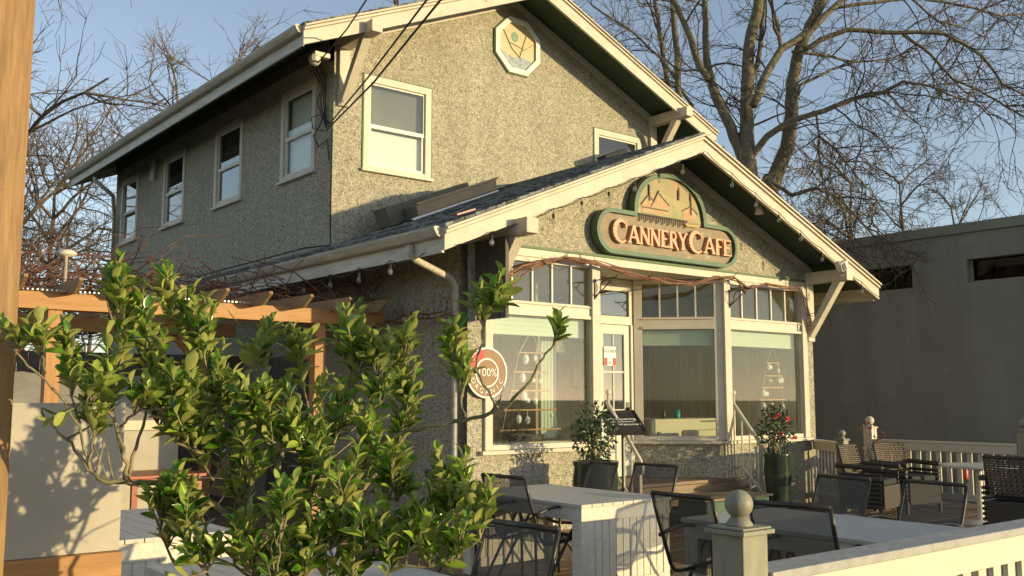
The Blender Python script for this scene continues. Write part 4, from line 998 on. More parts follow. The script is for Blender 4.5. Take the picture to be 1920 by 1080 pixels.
# red table with chairs under the pergola
def ctable(loc, label):
    t = thing('dining_table', loc, label, 'table'); x, y, z = loc
    d = MB(); d.box(x-.42, x+.42, y-.42, y+.42, .71, .75); d.build('tabletop', M['redwood'], t, bevel=.008)
    d = MB(); d.box(x-.36, x+.36, y-.36, y+.36, .64, .709); d.build('apron', M['redwood'], t)
    for sx in (-1, 1):
        for sy in (-1, 1): e = MB(); e.box(x+sx*.35-.03, x+sx*.35+.03, y+sy*.35-.03, y+sy*.35+.03, 0, .709); e.build('leg', M['redwood'], t)
ctable((3.85, 11.2, 0), 'red stained wooden table under the pergola')

# ================================================================== PATIO CHAIRS (sling)
def sling_chair():
    t = thing('patio_chair', (0, 0, 0), 'x', 'chair', 'dark metal sling chairs around the white patio tables')
    W2 = .255
    d = MB()   # back + seat frame, facing +X ; seat rear at x=-.2
    for s in (-1, 1): d.tube([(-.40, s*W2, .95), (-.36, s*W2, .82), (-.23, s*W2, .47), (-.19, s*W2, .42), (-.12, s*W2, .41), (.24, s*W2, .44)], .0135, 7)
    d.tube([(-.40, -W2, .95), (-.40, W2, .95)], .0155, 7); d.tube([(.24, -W2, .44), (.24, W2, .44)], .0135, 7)
    d.build('frame', M['iron'], t, smooth=True)
    d = MB(); n = 6
    pr = [(-.398, .945), (-.36, .815), (-.30, .655), (-.235, .48)]
    for (a, b) in zip(pr, pr[1:]): d.quad((a[0], -W2, a[1]), (a[0], W2, a[1]), (b[0], W2, b[1]), (b[0], -W2, b[1]))
    d.build('backrest', M['sling'], t)
    d = MB(); pr = [(-.20, .425), (-.10, .405), (.06, .405), (.235, .44)]
    for (a, b) in zip(pr, pr[1:]): d.quad((a[0], -W2, a[1]), (a[0], W2, a[1]), (b[0], W2, b[1]), (b[0], -W2, b[1]))
    d.build('seat', M['sling'], t)
    for s in (-1, 1):
        y = s*(W2+.03); d = MB(); pts = [(-.30, y, .66)]
        for i in range(1, 9): k = i/8; pts.append((-.30+.50*k, y, .66+.055*math.sin(math.pi*k*.95)-.02*k))
        pts += [(.225, y, .60), (.235, y, .52)]
        d.tube(pts, .0145, 7); d.build('armrest', M['iron'], t, smooth=True)
        d = MB(); d.tube([(.235, y, .54), (.24, y, .40), (.25, y, .0)], .013, 7); d.build('leg', M['iron'], t, smooth=True)
        d = MB(); pts = []
        for i in range(7): k = i/6; pts.append((.20-.10*k-.36*k*k, y, .62-.10*k-.52*k*k))
        d.tube(pts, .013, 7); d.build('leg', M['iron'], t, smooth=True)
    return t
ch0 = sling_chair(); first = True
def put_chair(top, rz, label):
    global first
    # top: midpoint of the top rail at floor level
    o = ch0 if first else copy_tree(ch0); first = False
    off = Vector((-.40, 0, 0)); off.rotate(Matrix.Rotation(rz, 3, 'Z'))
    o.location = (top[0]-off.x, top[1]-off.y, 0); o.rotation_euler = (0, 0, rz); o['label'] = label; o['_o'] = tuple(o.location)
put_chair((4.83, 6.93), R(8), 'sling chair behind the shrub tips, farthest left of those at the panelled table')
put_chair((4.96, 6.31), R(4), 'sling chair with curved arms against the left corner of the table with the panelled end')
put_chair((4.90, 4.36), R(0), 'sling chair between the panelled table end and the foreground newel post')
put_chair((4.97, 3.58), R(10), 'sling chair behind the newel post, its mesh back in front of the wide slatted tabletop')
put_chair((3.15, 3.86), R(186), 'sling chair facing away left, nearest the glossy leaved shrub')
put_chair((6.76, 7.0), R(178-12), 'sling chair in front of the large green pot at the far side of the table')
put_chair((6.93, 6.47), R(184), 'sling chair just right of the green pot, below the landing boards')
put_chair((7.02, 4.53), R(180-8), 'sling chair at the far side of the wide tabletop, nearer the facade')
put_chair((7.08, 3.80), R(180-6), 'sling chair at the far side of the wide tabletop, nearer the front rail')
put_chair((3.1, 11.9), R(-80), 'sling chair behind the red table under the pergola')
put_chair((4.6, 10.9), R(175), 'sling chair at the right of the red table under the pergola')

# ================================================================== WHITE SLATTED TABLES
def slat_table():
    t = thing('slatted_table', (0, 0, 0), 'x', 'table', 'white painted slatted patio tables')
    W_, L_ = 1.05, 1.62
    d = MB()
    n = 9; w = W_/n
    for i in range(n): d.box(-W_/2+i*w+.003, -W_/2+(i+1)*w-.003, -L_/2, L_/2, .712, .74)
    d.build('tabletop', M['tabtop'], t, bevel=.003)
    d = MB(); d.box(-W_/2+.015, -W_/2+.045, -L_/2+.015, L_/2-.015, .61, .711); d.box(W_/2-.045, W_/2-.015, -L_/2+.015, L_/2-.015, .61, .711); d.each('side_apron', M['table'], t, bevel=.002)
    for s in (-1, 1):
        d = MB(); y0 = s*(L_/2-.02); 
        ya, yb2 = (y0-.03, y0) if s > 0 else (y0, y0+.03)
        d.box(-W_/2+.016, W_/2-.016, ya, yb2, .60, .711)
        d.box(-W_/2+.016, -W_/2+.09, ya, yb2, 0, .599); d.box(W_/2-.09, W_/2-.016, ya, yb2, 0, .599); d.box(-W_/2+.091, W_/2-.091, ya, yb2, .04, .12)
        k = 11; x0 = -W_/2+.091; ww = (W_-.182)/k
        for i in range(k): d.box(x0+i*ww+.004, x0+(i+1)*ww-.004, ya+.006, yb2-.006, .121, .599)
        d.box(x0, x0+k*ww, ya+.012, yb2-.012, .122, .598)
        # corner returns
        for sx in (-1, 1): a, b = sorted((sx*(W_/2-.018), sx*(W_/2-.05))); c0, c1 = sorted((y0-s*.031, y0-s*.11)); d.box(a, b, c0, c1, 0, .609)
        d.build('end_panel', M['table'], t, bevel=.002)
    return t
tb0 = slat_table(); tf = True
def put_table(x0, y0, label):
    global tf
    o = tb0 if tf else copy_tree(tb0); tf = False
    o.location = (x0+.525, y0+.81, 0); o['label'] = label; o['_o'] = tuple(o.location)
put_table(5.33, 5.78, 'white slatted table with its panelled end in full sun, centre of the patio')
put_table(5.33, 3.13, 'wide white slatted table behind the front rail and newel post')
put_table(1.57, 6.08, 'white slatted table behind the planter screen, farther of the two at the left')
put_table(1.71, 3.49, 'white slatted table partly under the shrub, nearer of the two at the left')

# ================================================================== WICKER CHAIRS AND ROUND TABLE
def wicker_chair():
    t = thing('wicker_chair', (0, 0, 0), 'x', 'chair', 'brown wicker armchairs at the right of the patio')
    # facing -Y ; curved back
    d = MB(); H0, H1 = .46, .86; n = 22
    def P(i, k, o=0): 
        a = (i/n-.5); x = a*.60; lean = .10*(k); return (x, .26+lean-.22*a*a*1.6+o, H0+(H1-H0)*k)
    rows = 16
    for j in range(rows):
        k0, k1 = j/rows, (j+.92)/rows
        pts0 = [P(i, (k0+k1)/2, .012*(1 if (i+j) % 2 else -1)) for i in range(n+1)]
        d.tube(pts0, .0115, 5)
    d.build('backrest', M['wickerl'], t, smooth=True)
    d = MB()
    for i in range(0, n+1, 2): d.tube([P(i, 0), P(i, .5), P(i, 1)], .008, 5)
    d.tube([P(i, 1.02) for i in range(n+1)], .018, 7); d.tube([P(0, 0), P(0, 1.02)], .016, 6); d.tube([P(n, 0), P(n, 1.02)], .016, 6)
    d.build('back_frame', M['wicker'], t, smooth=True)
    d = MB(); d.box(-.30, .30, -.28, .26, .12, .40)
    for j in range(9): d.box(-.306, .306, -.286, .266, .13+j*.03, .148+j*.03)
    d.build('seat_base', M['wicker'], t)
    d = MB(); d.box(-.24, .24, -.27, .20, .402, .48); d.build('cushion', M['cushion'], t, bevel=.02)
    for s in (-1, 1):
        d = MB(); x = s*.33; 
        for j in range(8): d.tube([(x, .26, .15+j*.055), (x, -.26, .15+j*.055)], .022, 5)
        d.tube([(x, .30, .64), (x, -.28, .62)], .032, 7); d.build('armrest', M['wicker'], t)
        for y in (-.25, .24): e = MB(); e.box(x-.02, x+.02, y-.02, y+.02, 0, .16); e.build('leg', M['wicker'], t)
    return t
wk = wicker_chair()
p1 = at(1578, 900, 13.6); 
def putw(o, x, y, rz, lab, s=1.0): o.location = (x, y, 0); o.rotation_euler = (0, 0, rz); o.scale = (s, s, s); o['label'] = lab
putw(wk, 12.15, 7.45, R(12), 'brown wicker armchair nearest the corner of the facade', 1.06)
w2_ = copy_tree(wk); putw(w2_, 13.1, 7.45, R(-8), 'brown wicker armchair behind the round table, second from the facade', 1.06)
w3_ = copy_tree(wk); putw(w3_, 11.55, 5.15, R(96), 'dark wicker armchair in shade at the right edge of the patio', 1.06)
t = thing('round_table', (12.45, 6.1, 0), 'round pale wood topped table between the wicker armchairs', 'table')
d = MB(); d.lathe([(.40, 0), (.46, .012), (.46, .035), (.44, .04)], (12.45, 6.1, .70), 36); d.build('tabletop', M['tabtop'], t)
d = MB(); d.tube([(12.45, 6.1, .7), (12.45, 6.1, .04)], .04, 12); d.lathe([(.26, 0), (.26, .03), (.05, .06)], (12.45, 6.1, 0), 24); d.build('pedestal', M['whitemetal'], t)
small('sauce_bottle', 'orange red bottle standing beyond the round table', 'bottle', [(.03, 0), (.035, .02), (.035, .12), (.012, .16), (.012, .2)], (13.3, 6.7, .48), mat('orange_plastic', (.6, .1, .02), .4))

# ================================================================== DECK FENCES
def newel(mb, x, y, w, h):
    mb.box(x-w/2, x+w/2, y-w/2, y+w/2, -.45, h)
def deck_fence(name, label, a, b, h, m, posts, n_bal, thick=.055, capw=.13, boardh=.115, bw=.035):
    a = Vector((a[0], a[1], 0)); b = Vector((b[0], b[1], 0)); dd = (b-a); L = dd.length; dd.normalize(); s = Vector((-dd.y, dd.x, 0))
    t = thing(name, a, label, 'fence', None)
    d = MB(); d.prism([a+s*capw/2+Vector((0, 0, h-.035)), a-s*capw/2+Vector((0, 0, h-.035)), a-s*capw/2+Vector((0, 0, h)), a+s*capw/2+Vector((0, 0, h))], b-a); d.build('cap_rail', m[1], t, bevel=.004)
    d = MB()
    d.prism([a+s*(capw/2-.012)+Vector((0, 0, h-.036-boardh)), a-s*(capw/2-.012)+Vector((0, 0, h-.036-boardh)), a-s*(capw/2-.012)+Vector((0, 0, h-.036)), a+s*(capw/2-.012)+Vector((0, 0, h-.036))], b-a)
    d.build('top_board', m[0], t, bevel=.003)
    d = MB(); d.prism([a+s*.03+Vector((0, 0, .08)), a-s*.03+Vector((0, 0, .08)), a-s*.03+Vector((0, 0, .17)), a+s*.03+Vector((0, 0, .17))], b-a); d.build('bottom_rail', m[0], t, bevel=.003)
    for i in range(n_bal):
        q = a+dd*(L*(i+.5)/n_bal); w = bw; e = MB(); e.prism([q-dd*w-s*.011+Vector((0, 0, .171)), q+dd*w-s*.011+Vector((0, 0, .171)), q+dd*w+s*.011+Vector((0, 0, .171)), q-dd*w+s*.011+Vector((0, 0, .171))], (0, 0, h-.036-boardh-.172)); e.build('baluster', m[0], t)
    return t
def ball_newel(label, x, y, w, h, br, m):
    t = thing('newel_post', (x, y, 0), label, 'post', 'ball topped newel posts of the deck rail')
    d = MB(); d.box(x-w/2, x+w/2, y-w/2, y+w/2, -.45, h); d.build('post', m, t, bevel=.005)
    d = MB(); d.box(x-w/2-.018, x+w/2+.018, y-w/2-.018, y+w/2+.018, h+.001, h+.017); 
    d.prism([(x-w/2-.01, y-w/2-.01, h+.018), (x+w/2+.01, y-w/2-.01, h+.018), (x+w/2+.01, y+w/2+.01, h+.018), (x-w/2-.01, y+w/2+.01, h+.018)], (0, 0, .008)); d.build('cap', m, t, bevel=.003)
    d = MB(); d.lathe([(br*.95, h+.026), (br*.95, h+.032), (br*.75, h+.045), (br*.55, h+.058)], (x, y, 0), 24)
    d.ball((x, y, h+.052+br*.96), br, 28); d.build('ball_finial', m, t, smooth=True)
ball_newel('sage painted newel post with a ball finial in the foreground', 2.775, 2.205, .135, 1.115, .049, M['newel'])
deck_fence('deck_rail', 'cream painted deck rail crossing the lower right foreground', (2.845, 2.20), (7.6, 2.20), .985, (M['railw'], M['railtop']), 0, 34, capw=.155)
ball_newel('ball topped newel post on the far rail, nearer the facade', 14.35, 8.75, .15, 1.10, .07, M['cream'])
ball_newel('ball topped newel post on the far rail at the right edge of the photo', 14.35, 6.35, .15, 1.10, .07, M['newel'])
deck_fence('far_rail', 'white balustrade at the far side of the patio behind the wicker chairs', (14.35, 8.66), (14.35, 6.44), .93, (M['cream'], M['cream']), 0, 14)
deck_fence('side_rail', 'pale balustrade running out from the right corner of the facade', (13.15, 8.94), (12.45, 8.07), .95, (M['cream'], M['cream']), 0, 7, bw=.018)
ball_newel('ball topped newel post at the end of the balustrade by the facade corner', 12.40, 8.0, .12, .98, .05, M['newel'])
t = thing('hanging_plant', (14.1, 8.3, .3), 'small dry shrub with a few reddish leaves between the wicker chairs', 'plant')
lf = MB(); stm = MB(); rd = random.Random(8); base = Vector((13.75, 8.35, .02))
for k in range(14):
    e = base+Vector((rd.uniform(-.25, .25), rd.uniform(-.2, .2), rd.uniform(.5, 1.15))); stm.tube([base, (base+e)/2+rvec(rd)*.05, e], [.008, .006, .003], 4)
    for j in range(4): leaf_shape(lf, e+rvec(rd)*.08, rvec(rd), rvec(rd), .06, .04, rows=3)
lf.build('foliage', mat('reddish_leaf', (.22, .05, .03), .7), t); stm.build('stems', M['twig'], t)

# ================================================================== LEFT FOREGROUND: POST, SCREEN, PLANTER
d = MB(); d.box(.55, .712, 3.40, 3.54, -.45, 4.6); o = d.build('timber_post', M['pine'], None, bevel=.006, off=(.68, 3.47, 0)); tag(o, 'big sunlit yellow pine post at the left edge in the foreground', 'post')
t = thing('planter_screen', (1.0, 4.02, 0), 'cream cloth privacy screen in a timber frame dappled with leaf shadows', 'screen')
d = MB(); d.box(.1, 1.249, 4.02, 4.035, .989, 1.561); d.build('cloth_panel', M['panelgrey'], t)
d = MB(); d.box(.1, 1.251, 3.985, 4.045, .893, .987); d.build('bottom_rail', M['pineh'], t, bevel=.004)
t = thing('timber_planter', (1.0, 3.9, 0), 'sunlit timber planter box below the cloth screen', 'planter')
d = MB()
for k in range(3): d.box(.0, 1.19, 3.88, 3.92, .02+k*.288, .303+k*.283)
d.build('side_boards', M['pineh'], t, bevel=.004)
d = MB(); d.box(1.15, 1.25, 3.85, 3.95, -.02, .875); d.build('corner_post', M['pinev'], t, bevel=.004)
d = MB(); d.box(.0, 1.14, 3.921, 4.3, .0, .80); d.build('soil', M['moss'], t)

# ================================================================== FOREGROUND SHRUB
sh_ = thing('leafy_shrub', (1.39, 3.05, 0), 'glossy green broadleaved shrub with bare lower branches filling the left foreground', 'shrub')
rd = random.Random(77)
stems = MB(); lv = MB(); ly = MB()
root = at(520, 1230, 3.35)
nodes = {}
def limb(pts, r0, r1):
    P = []
    for (u, v, dd) in pts: P.append(at(u, v, dd))
    Q = []
    for a, b in zip(P, P[1:]):
        for j in range(4): Q.append(a.lerp(b, j/4)+rvec(rd)*(.006 if j else 0))
    Q.append(P[-1]); n = len(Q); stems.tube(Q, [(r0+(r1-r0)*i/(n-1))*.78*rd.uniform(.9, 1.12) for i in range(n)], 7); return Q
def shoot(p, v, Ls, L, young):
    # upright leafy shoot: alternate leaves spiralling up a thin twig, smallest and palest at the tip
    n = max(5, int(Ls/.0165)); pts = [p]; vv = v.normalized()
    for j in range(5): vv = (vv+Vector((0, 0, .16))+rvec(rd)*.12).normalized(); pts.append(pts[-1]+vv*Ls/5)
    stems.tube(pts, [.0042, .0038, .0033, .0028, .0022, .0016], 5)
    a = rd.random()*6.28
    for k in range(n):
        f = .22+.78*k/(n-1); i = min(4, int(f*5)); q = pts[i].lerp(pts[i+1], f*5-i) if i < 5 else pts[5]
        ax = (pts[i+1]-pts[i]).normalized(); o1 = ax.orthogonal().normalized(); o2 = ax.cross(o1); a += 2.4+rd.uniform(-.4, .4); side = o1*math.cos(a)+o2*math.sin(a)
        tip = f > .72; yg = young+(.35 if tip else 0)
        open_ = rd.uniform(.35, .75) if tip else rd.uniform(.6, 1.25)
        d_ = ax+side*open_+Vector((0, 0, rd.uniform(-.15, .15))); nn = ax*.9-side*.5+rvec(rd)*.4
        l_ = L*(rd.uniform(.55, .8) if tip else rd.uniform(.75, 1.2))
        leaf_shape(ly if rd.random() < yg else lv, q, d_, nn, l_, l_*rd.uniform(.34, .52), rd.uniform(-.08, .42), rd.uniform(.1, .5))
def spray(Q, n, reach=.16, L=.082, up=.6, start=.35, young=.3):
    m = len(Q); n = max(2, int(n*1.2))
    for k in range(n):
        i = int(m*(start+(1-start)*rd.random())); i = min(i, m-2); p = Q[i]; t_ = (Q[i+1]-Q[i]).normalized()
        v = (t_*.55+rvec(rd)*.75+Vector((0, 0, up+.25))).normalized()
        shoot(p, v, reach*rd.uniform(.45, 1.2), L*.84, young*.75)
    shoot(Q[-2], (Q[-1]-Q[-2]), .10, L*.86, young)
D = 3.3
L1 = limb([(520, 1230, 3.3), (500, 1080, 3.3), (470, 1010, 3.28), (440, 900, 3.2), (420, 800, 3.15), (390, 700, 3.15), (345, 620, 3.2), (315, 540, 3.25)], .016, .004); spray(L1, 28, .17, start=.3)
L2 = limb([(500, 1100, 3.3), (560, 980, 3.3), (600, 880, 3.25), (640, 800, 3.25), (660, 720, 3.25), (668, 670, 3.25)], .014, .004); spray(L2, 20, .17, start=.2)
L3 = limb([(520, 1150, 3.35), (600, 1040, 3.3), (680, 920, 3.35), (740, 850, 3.4), (770, 790, 3.4), (745, 700, 3.4), (755, 650, 3.4)], .013, .004); spray(L3, 19, .15, start=.3)
L4 = limb([(640, 880, 3.3), (730, 820, 3.2), (800, 798, 3.15), (870, 790, 3.1), (940, 768, 3.05), (985, 725, 3.0), (1020, 670, 3.0), (1040, 640, 3.0)], .012, .0035); spray(L4[-6:], 3, .07, .07, start=.6)
L5 = limb([(890, 700, 3.1), (905, 640, 3.1), (905, 600, 3.1), (930, 575, 3.1)], .005, .003); spray(L5, 12, .11, .078, start=.45)
limb([(935, 770, 3.06), (905, 720, 3.08), (888, 690, 3.1)], .006, .005)
L6 = limb([(870, 790, 3.1), (865, 740, 3.15), (850, 690, 3.2), (855, 650, 3.2)], .006, .003); spray(L6, 12, .12, start=.3)
L7 = limb([(500, 1020, 3.3), (420, 960, 3.2), (340, 915, 3.1), (280, 905, 3.05), (235, 903, 3.0), (195, 903, 2.95), (165, 880, 2.95), (135, 830, 2.95), (85, 790, 2.95), (80, 765, 2.95)], .015, .004)
L8 = limb([(240, 903, 3.0), (232, 840, 3.0), (215, 790, 3.0), (190, 750, 3.0), (230, 680, 3.05), (215, 600, 3.1), (205, 565, 3.1)], .009, .003); spray(L8, 18, .15, .085, start=.35)
L9 = limb([(170, 885, 2.95), (150, 800, 2.92), (110, 740, 2.9), (70, 700, 2.88), (35, 665, 2.85), (20, 650, 2.85)], .006, .003); spray(L9[-4:], 4, .06, .07, start=.2)
for pts_ in ([(165, 870, 2.95), (175, 820, 2.93), (165, 780, 2.92)], [(120, 750, 2.93), (150, 770, 2.9), (175, 750, 2.9)], [(225, 800, 3.0), (260, 770, 2.98), (300, 770, 2.98)], [(85, 700, 2.9), (80, 670, 2.88), (78, 650, 2.87)]):
    spray(limb(pts_, .005, .003), 5, .09, .085, .5, .3, .6)
L10 = limb([(150, 800, 2.92), (140, 760, 2.95), (130, 700, 3.0), (118, 655, 3.0)], .005, .003); spray(L10, 9, .09, .08, start=.4)
L11 = limb([(240, 900, 3.02), (260, 820, 3.1), (280, 740, 3.1), (275, 660, 3.1), (260, 600, 3.15)], .008, .003); spray(L11, 15, .14, .085)
L12 = limb([(470, 1010, 3.28), (520, 900, 3.35), (540, 800, 3.4), (510, 720, 3.4), (480, 690, 3.4), (500, 640, 3.45)], .009, .003); spray(L12, 14, .12, start=.1)
L13 = limb([(560, 980, 3.3), (600, 930, 3.4), (590, 800, 3.45), (565, 700, 3.45), (560, 660, 3.45)], .009, .003); spray(L13, 15, .13, start=.2)
L14 = limb([(500, 1100, 3.3), (400, 1010, 3.1), (340, 980, 3.05), (330, 950, 3.0)], .008, .003); spray(L14, 12, .12, .085, start=.3)
L15 = limb([(520, 1150, 3.3), (640, 1080, 3.15), (760, 1020, 3.1), (840, 980, 3.1), (860, 930, 3.1)], .010, .003); spray(L15, 30, .15, .08, start=.2, young=.55)
L16 = limb([(640, 1080, 3.1), (700, 1040, 3.0), (760, 1060, 2.95), (840, 1060, 2.95), (900, 1010, 2.95), (905, 960, 3.0)], .008, .003); spray(L16, 28, .13, .08, start=.1, young=.6)
L17 = limb([(680, 920, 3.35), (720, 930, 3.2), (745, 940, 3.15), (735, 890, 3.1)], .006, .003); spray(L17, 14, .12, start=.2, young=.4)
L18 = limb([(500, 1080, 3.2), (560, 1040, 3.05), (620, 1030, 3.0), (660, 1000, 3.0)], .007, .003); spray(L18, 22, .13, start=.1, young=.35)
L19 = limb([(440, 900, 3.2), (380, 850, 3.05), (330, 830, 3.0), (340, 760, 3.0)], .007, .003); spray(L19, 22, .14, .085, start=.2)
L20 = limb([(500, 1100, 3.25), (440, 1060, 3.0), (400, 1050, 2.95), (380, 1075, 2.95)], .007, .003); spray(L20, 9, .09, .075, start=.3)
L21 = limb([(600, 880, 3.25), (560, 850, 3.1), (500, 830, 3.05), (470, 780, 3.0)], .007, .003); spray(L21, 24, .14, start=.1)
L22 = limb([(640, 800, 3.25), (700, 770, 3.2), (720, 740, 3.2), (700, 690, 3.2)], .006, .003); spray(L22, 14, .12, start=.2)
for Lx in (L1, L19, L21, L2, L3): spray(Lx, 6, .18, .08, .5, .2)
for pts_ in ([(480, 1130, 3.0), (470, 1060, 2.95), (455, 1010, 2.95)], [(560, 1130, 3.0), (570, 1080, 2.95), (590, 1020, 2.95)], [(640, 1130, 3.0), (660, 1080, 2.95), (690, 1010, 2.95)], [(520, 1130, 2.95), (520, 1060, 2.9), (530, 980, 2.9)], [(620, 1000, 3.1), (640, 960, 3.05), (640, 920, 3.0)], [(720, 1100, 3.0), (740, 1060, 2.95), (790, 1010, 2.95)], [(400, 1100, 3.0), (370, 1050, 2.95), (345, 1000, 2.95)], [(455, 960, 3.2), (470, 900, 3.1), (460, 850, 3.05)], [(560, 960, 3.2), (585, 900, 3.1), (600, 850, 3.1)], [(400, 900, 3.1), (360, 850, 3.05), (300, 800, 3.05), (285, 760, 3.0)], [(660, 940, 3.2), (690, 880, 3.15), (690, 840, 3.15)], [(330, 1060, 3.1), (300, 1000, 3.0), (310, 950, 3.0)]):
    spray(limb(pts_, .006, .003), 9, .14, .08, .5, .1)
for k in range(60):   # bare twiglets in the thick of the shrub
    Lx = rd.choice((L1, L2, L3, L7, L8, L12, L15, L13, L4)); p = rd.choice(Lx[2:]); v = (rvec(rd)+Vector((0, 0, .5))).normalized(); stems.tube([p, p+v*.06+rvec(rd)*.01, p+v*rd.uniform(.1, .2)], [.004, .003, .0015], 4)
# broken stump
stems.tube([at(545, 1120, 3.1), at(505, 1050, 3.05), at(488, 1020, 3.02), at(482, 1005, 3.0)], [.022, .018, .014, .006], 8)
stems.build('stems', M['stem'], sh_, smooth=True); lv.build('foliage', M['leaf'], sh_, smooth=True); ly.build('young_foliage', M['leafy'], sh_, smooth=True)

# ================================================================== GREY NEIGHBOUR BUILDING
nb = thing('neighbour_building', (18, 8, 0), 'plain grey flat roofed block building in shade at the right', 'building')
GX = 18.0; w = MB()
holes = [(5.9, 8.84, 3.72, 4.16), (9.93, 11.2, 3.70, 4.18)]
wall_holes(w, (GX, 0, 0), (0, 1, 0), 0, (5.4, 13.3), (-.5, 4.66), holes, .3, (-1, 0, 0))
w.box(GX+.301, GX+12, 5.4, 5.7, -.5, 4.66); w.box(GX, GX+12, 13.301, 13.6, -.5, 4.66); w.box(GX+.31, GX+12, 5.71, 13.29, 4.3, 4.4)
w.build('block_wall', M['greywall'], nb)
w = MB(); w.box(GX-.05, GX+.35, 5.35, 13.65, 4.661, 4.85); w.build('coping', M['coping'], nb, bevel=.01)
for h in holes:
    w = MB(); w.box(GX+.2, GX+.215, h[0], h[1], h[2], h[3]); wi = w.build('window', M['glassn'], nb)
    w = MB()
    n = max(1, int((h[1]-h[0])/1.1))
    for i in range(n+1): y = h[0]+(h[1]-h[0])*i/n; w.box(GX+.15, GX+.199, y-.03, y+.03, h[2], h[3])
    w.box(GX+.16, GX+.199, h[0], h[1], h[2], h[2]+.04); w.build('frame', M['intdark'], wi)
    w = MB(); w.box(GX+.9, GX+.95, h[0]-.3, h[1]+.3, h[2]-.3, h[3]+.2); w.build('room_back', M['dark'], wi)
# faint block courses
w = MB()
w.box(GX-.005, GX-.0005, 12.9, 13.3, 0, 2.6); w.build('dark_doorway', M['dark'], nb)

# ================================================================== TREES
class Tree:
    def __init__(s, seed, gravity=-.03, twist=.22, tr=.007): s.r = random.Random(seed); s.t = MB(); s.c = MB(); s.g = gravity; s.tw = twist; s.tr = tr; s.kids = (4, 6)
    def limb(s, P, r0, r1, mb=None, n=8, jit=.06):
        Q = []
        for a, b in zip(P, P[1:]):
            for j in range(3): Q.append(a.lerp(b, j/3)+(rvec(s.r)*jit*(b-a).length*.35 if j else Vector((0, 0, 0))))
        Q.append(P[-1]); m = len(Q); (mb or s.t).tube(Q, [r0+(r1-r0)*i/(m-1) for i in range(m)], n); return Q
    def grow(s, p, v, L, r, lvl):
        steps = 6 if lvl > 0 else 5; pts = [p]; v = v.normalized()
        for i in range(steps):
            v = (v+rvec(s.r)*s.tw+Vector((0, 0, s.g*(1 if lvl else 2)))).normalized(); pts.append(pts[-1]+v*L/steps)
        rr = max(r, s.tr); s.c.tube(pts, [max(rr*(1-.7*i/steps), s.tr*.7) for i in range(steps+1)], 5 if r > .03 else 3, False)
        if lvl > 0:
            for k in range(s.r.randint(*s.kids)):
                i = s.r.randint(1, steps); vv = (pts[i]-pts[i-1]).normalized(); w = (vv*.75+rvec(s.r)*.75).normalized()
                s.grow(pts[i], w, L*s.r.uniform(.42, .68), r*.5, lvl-1)
    def clothe(s, Q, n, L, r, lvl, start=.2, up=.1):
        for k in range(n):
            i = max(1, int(len(Q)*(start+(1-start)*s.r.random()))); i = min(i, len(Q)-1); t = (Q[i]-Q[i-1]).normalized()
            v = (t*.7+rvec(s.r)*.85+Vector((0, 0, up))).normalized(); s.grow(Q[i], v, L*s.r.uniform(.5, 1.2)*(1.2-.5*i/len(Q)), r*s.r.uniform(.6, 1.1), lvl)
    def done(s, loc, label, mt, mc, group=None, name='bare_tree'):
        t = thing(name, loc, label, 'tree', group); s.t.build('trunk', mt, t, smooth=True); s.c.build('crown', mc, t); return t
T1 = Tree(41, -.02, .31, .0072); T1.kids = (3, 5); D0 = 20.5
def pl(L, dd=0, sl=0): return [at(u, v, D0+dd+sl*i) for i, (u, v) in enumerate(L)]
base = at(1425, 420, D0); gb = Vector((base.x, base.y, -.5))
def go(L, r0, r1, n=6, bl=2.0, br=.03, dd=0, sl=.15, lvl=2, st=.15, up=.1):
    Q = T1.limb(pl(L, dd, sl), r0*.70, r1*.70, n=9 if r0 > .1 else 6); T1.clothe(Q, int(n*.82+.5), bl, br, lvl, st, up+.08); return Q
T1.limb([gb, at(1420, 520, D0), at(1408, 400, D0), at(1402, 300, D0)], .32, .18, n=12)
T1.limb([at(1418, 480, D0), at(1432, 380, D0), at(1450, 333, D0)], .28, .2, n=12)
go([(1402, 330), (1386, 278), (1360, 218), (1339, 171), (1328, 130), (1323, 70), (1321, -10)], .19, .09, 9, 1.8)
go([(1330, 150), (1312, 125), (1284, 46), (1256, -15)], .12, .08, 8, 1.8, dd=.3)
go([(1402, 310), (1400, 250), (1400, 199), (1404, 93), (1425, -10)], .24, .16, 8, 1.7)
go([(1404, 170), (1420, 120), (1428, 60), (1436, -10)], .09, .06, 5, 1.4, dd=.4)
go([(1411, 199), (1439, 134), (1464, 93), (1518, 60), (1559, 18), (1600, -15)], .13, .08, 7, 1.7, dd=-.3)
go([(1464, 88), (1455, 37), (1439, -8)], .07, .05, 4, 1.3)
go([(1448, 345), (1476, 278), (1485, 208), (1485, 153), (1499, 93), (1518, 46), (1550, -10)], .24, .13, 7, 1.5, dd=.2, sl=.05)
go([(1506, 95), (1541, 74), (1587, 56), (1647, 60), (1717, 60), (1768, 63), (1809, 83), (1842, 106), (1879, 157), (1925, 180)], .085, .03, 26, 1.9, .022, sl=-.12, lvl=2, up=-.15)
go([(1485, 97), (1559, 106), (1601, 116), (1661, 111), (1721, 93)], .05, .02, 14, 1.5, .018, lvl=2, up=-.1)
go([(1485, 215), (1500, 160), (1530, 145), (1560, 130), (1601, 118)], .06, .035, 7, 1.2, .018)
go([(1404, 300), (1439, 255), (1485, 225), (1545, 208), (1601, 185), (1661, 171), (1693, 153), (1745, 162), (1800, 185)], .11, .025, 26, 1.9, .022, sl=-.15, lvl=2, up=-.25)
go([(1693, 65), (1745, 102), (1786, 148), (1846, 176), (1902, 208), (1940, 230)], .05, .02, 20, 1.8, .018, sl=-.1, lvl=2, up=-.25)
go([(1434, 335), (1485, 366), (1531, 352), (1569, 370), (1624, 426), (1652, 463)], .075, .02, 24, 1.5, .018, dd=-.5, sl=-.25, lvl=2, up=-.15)
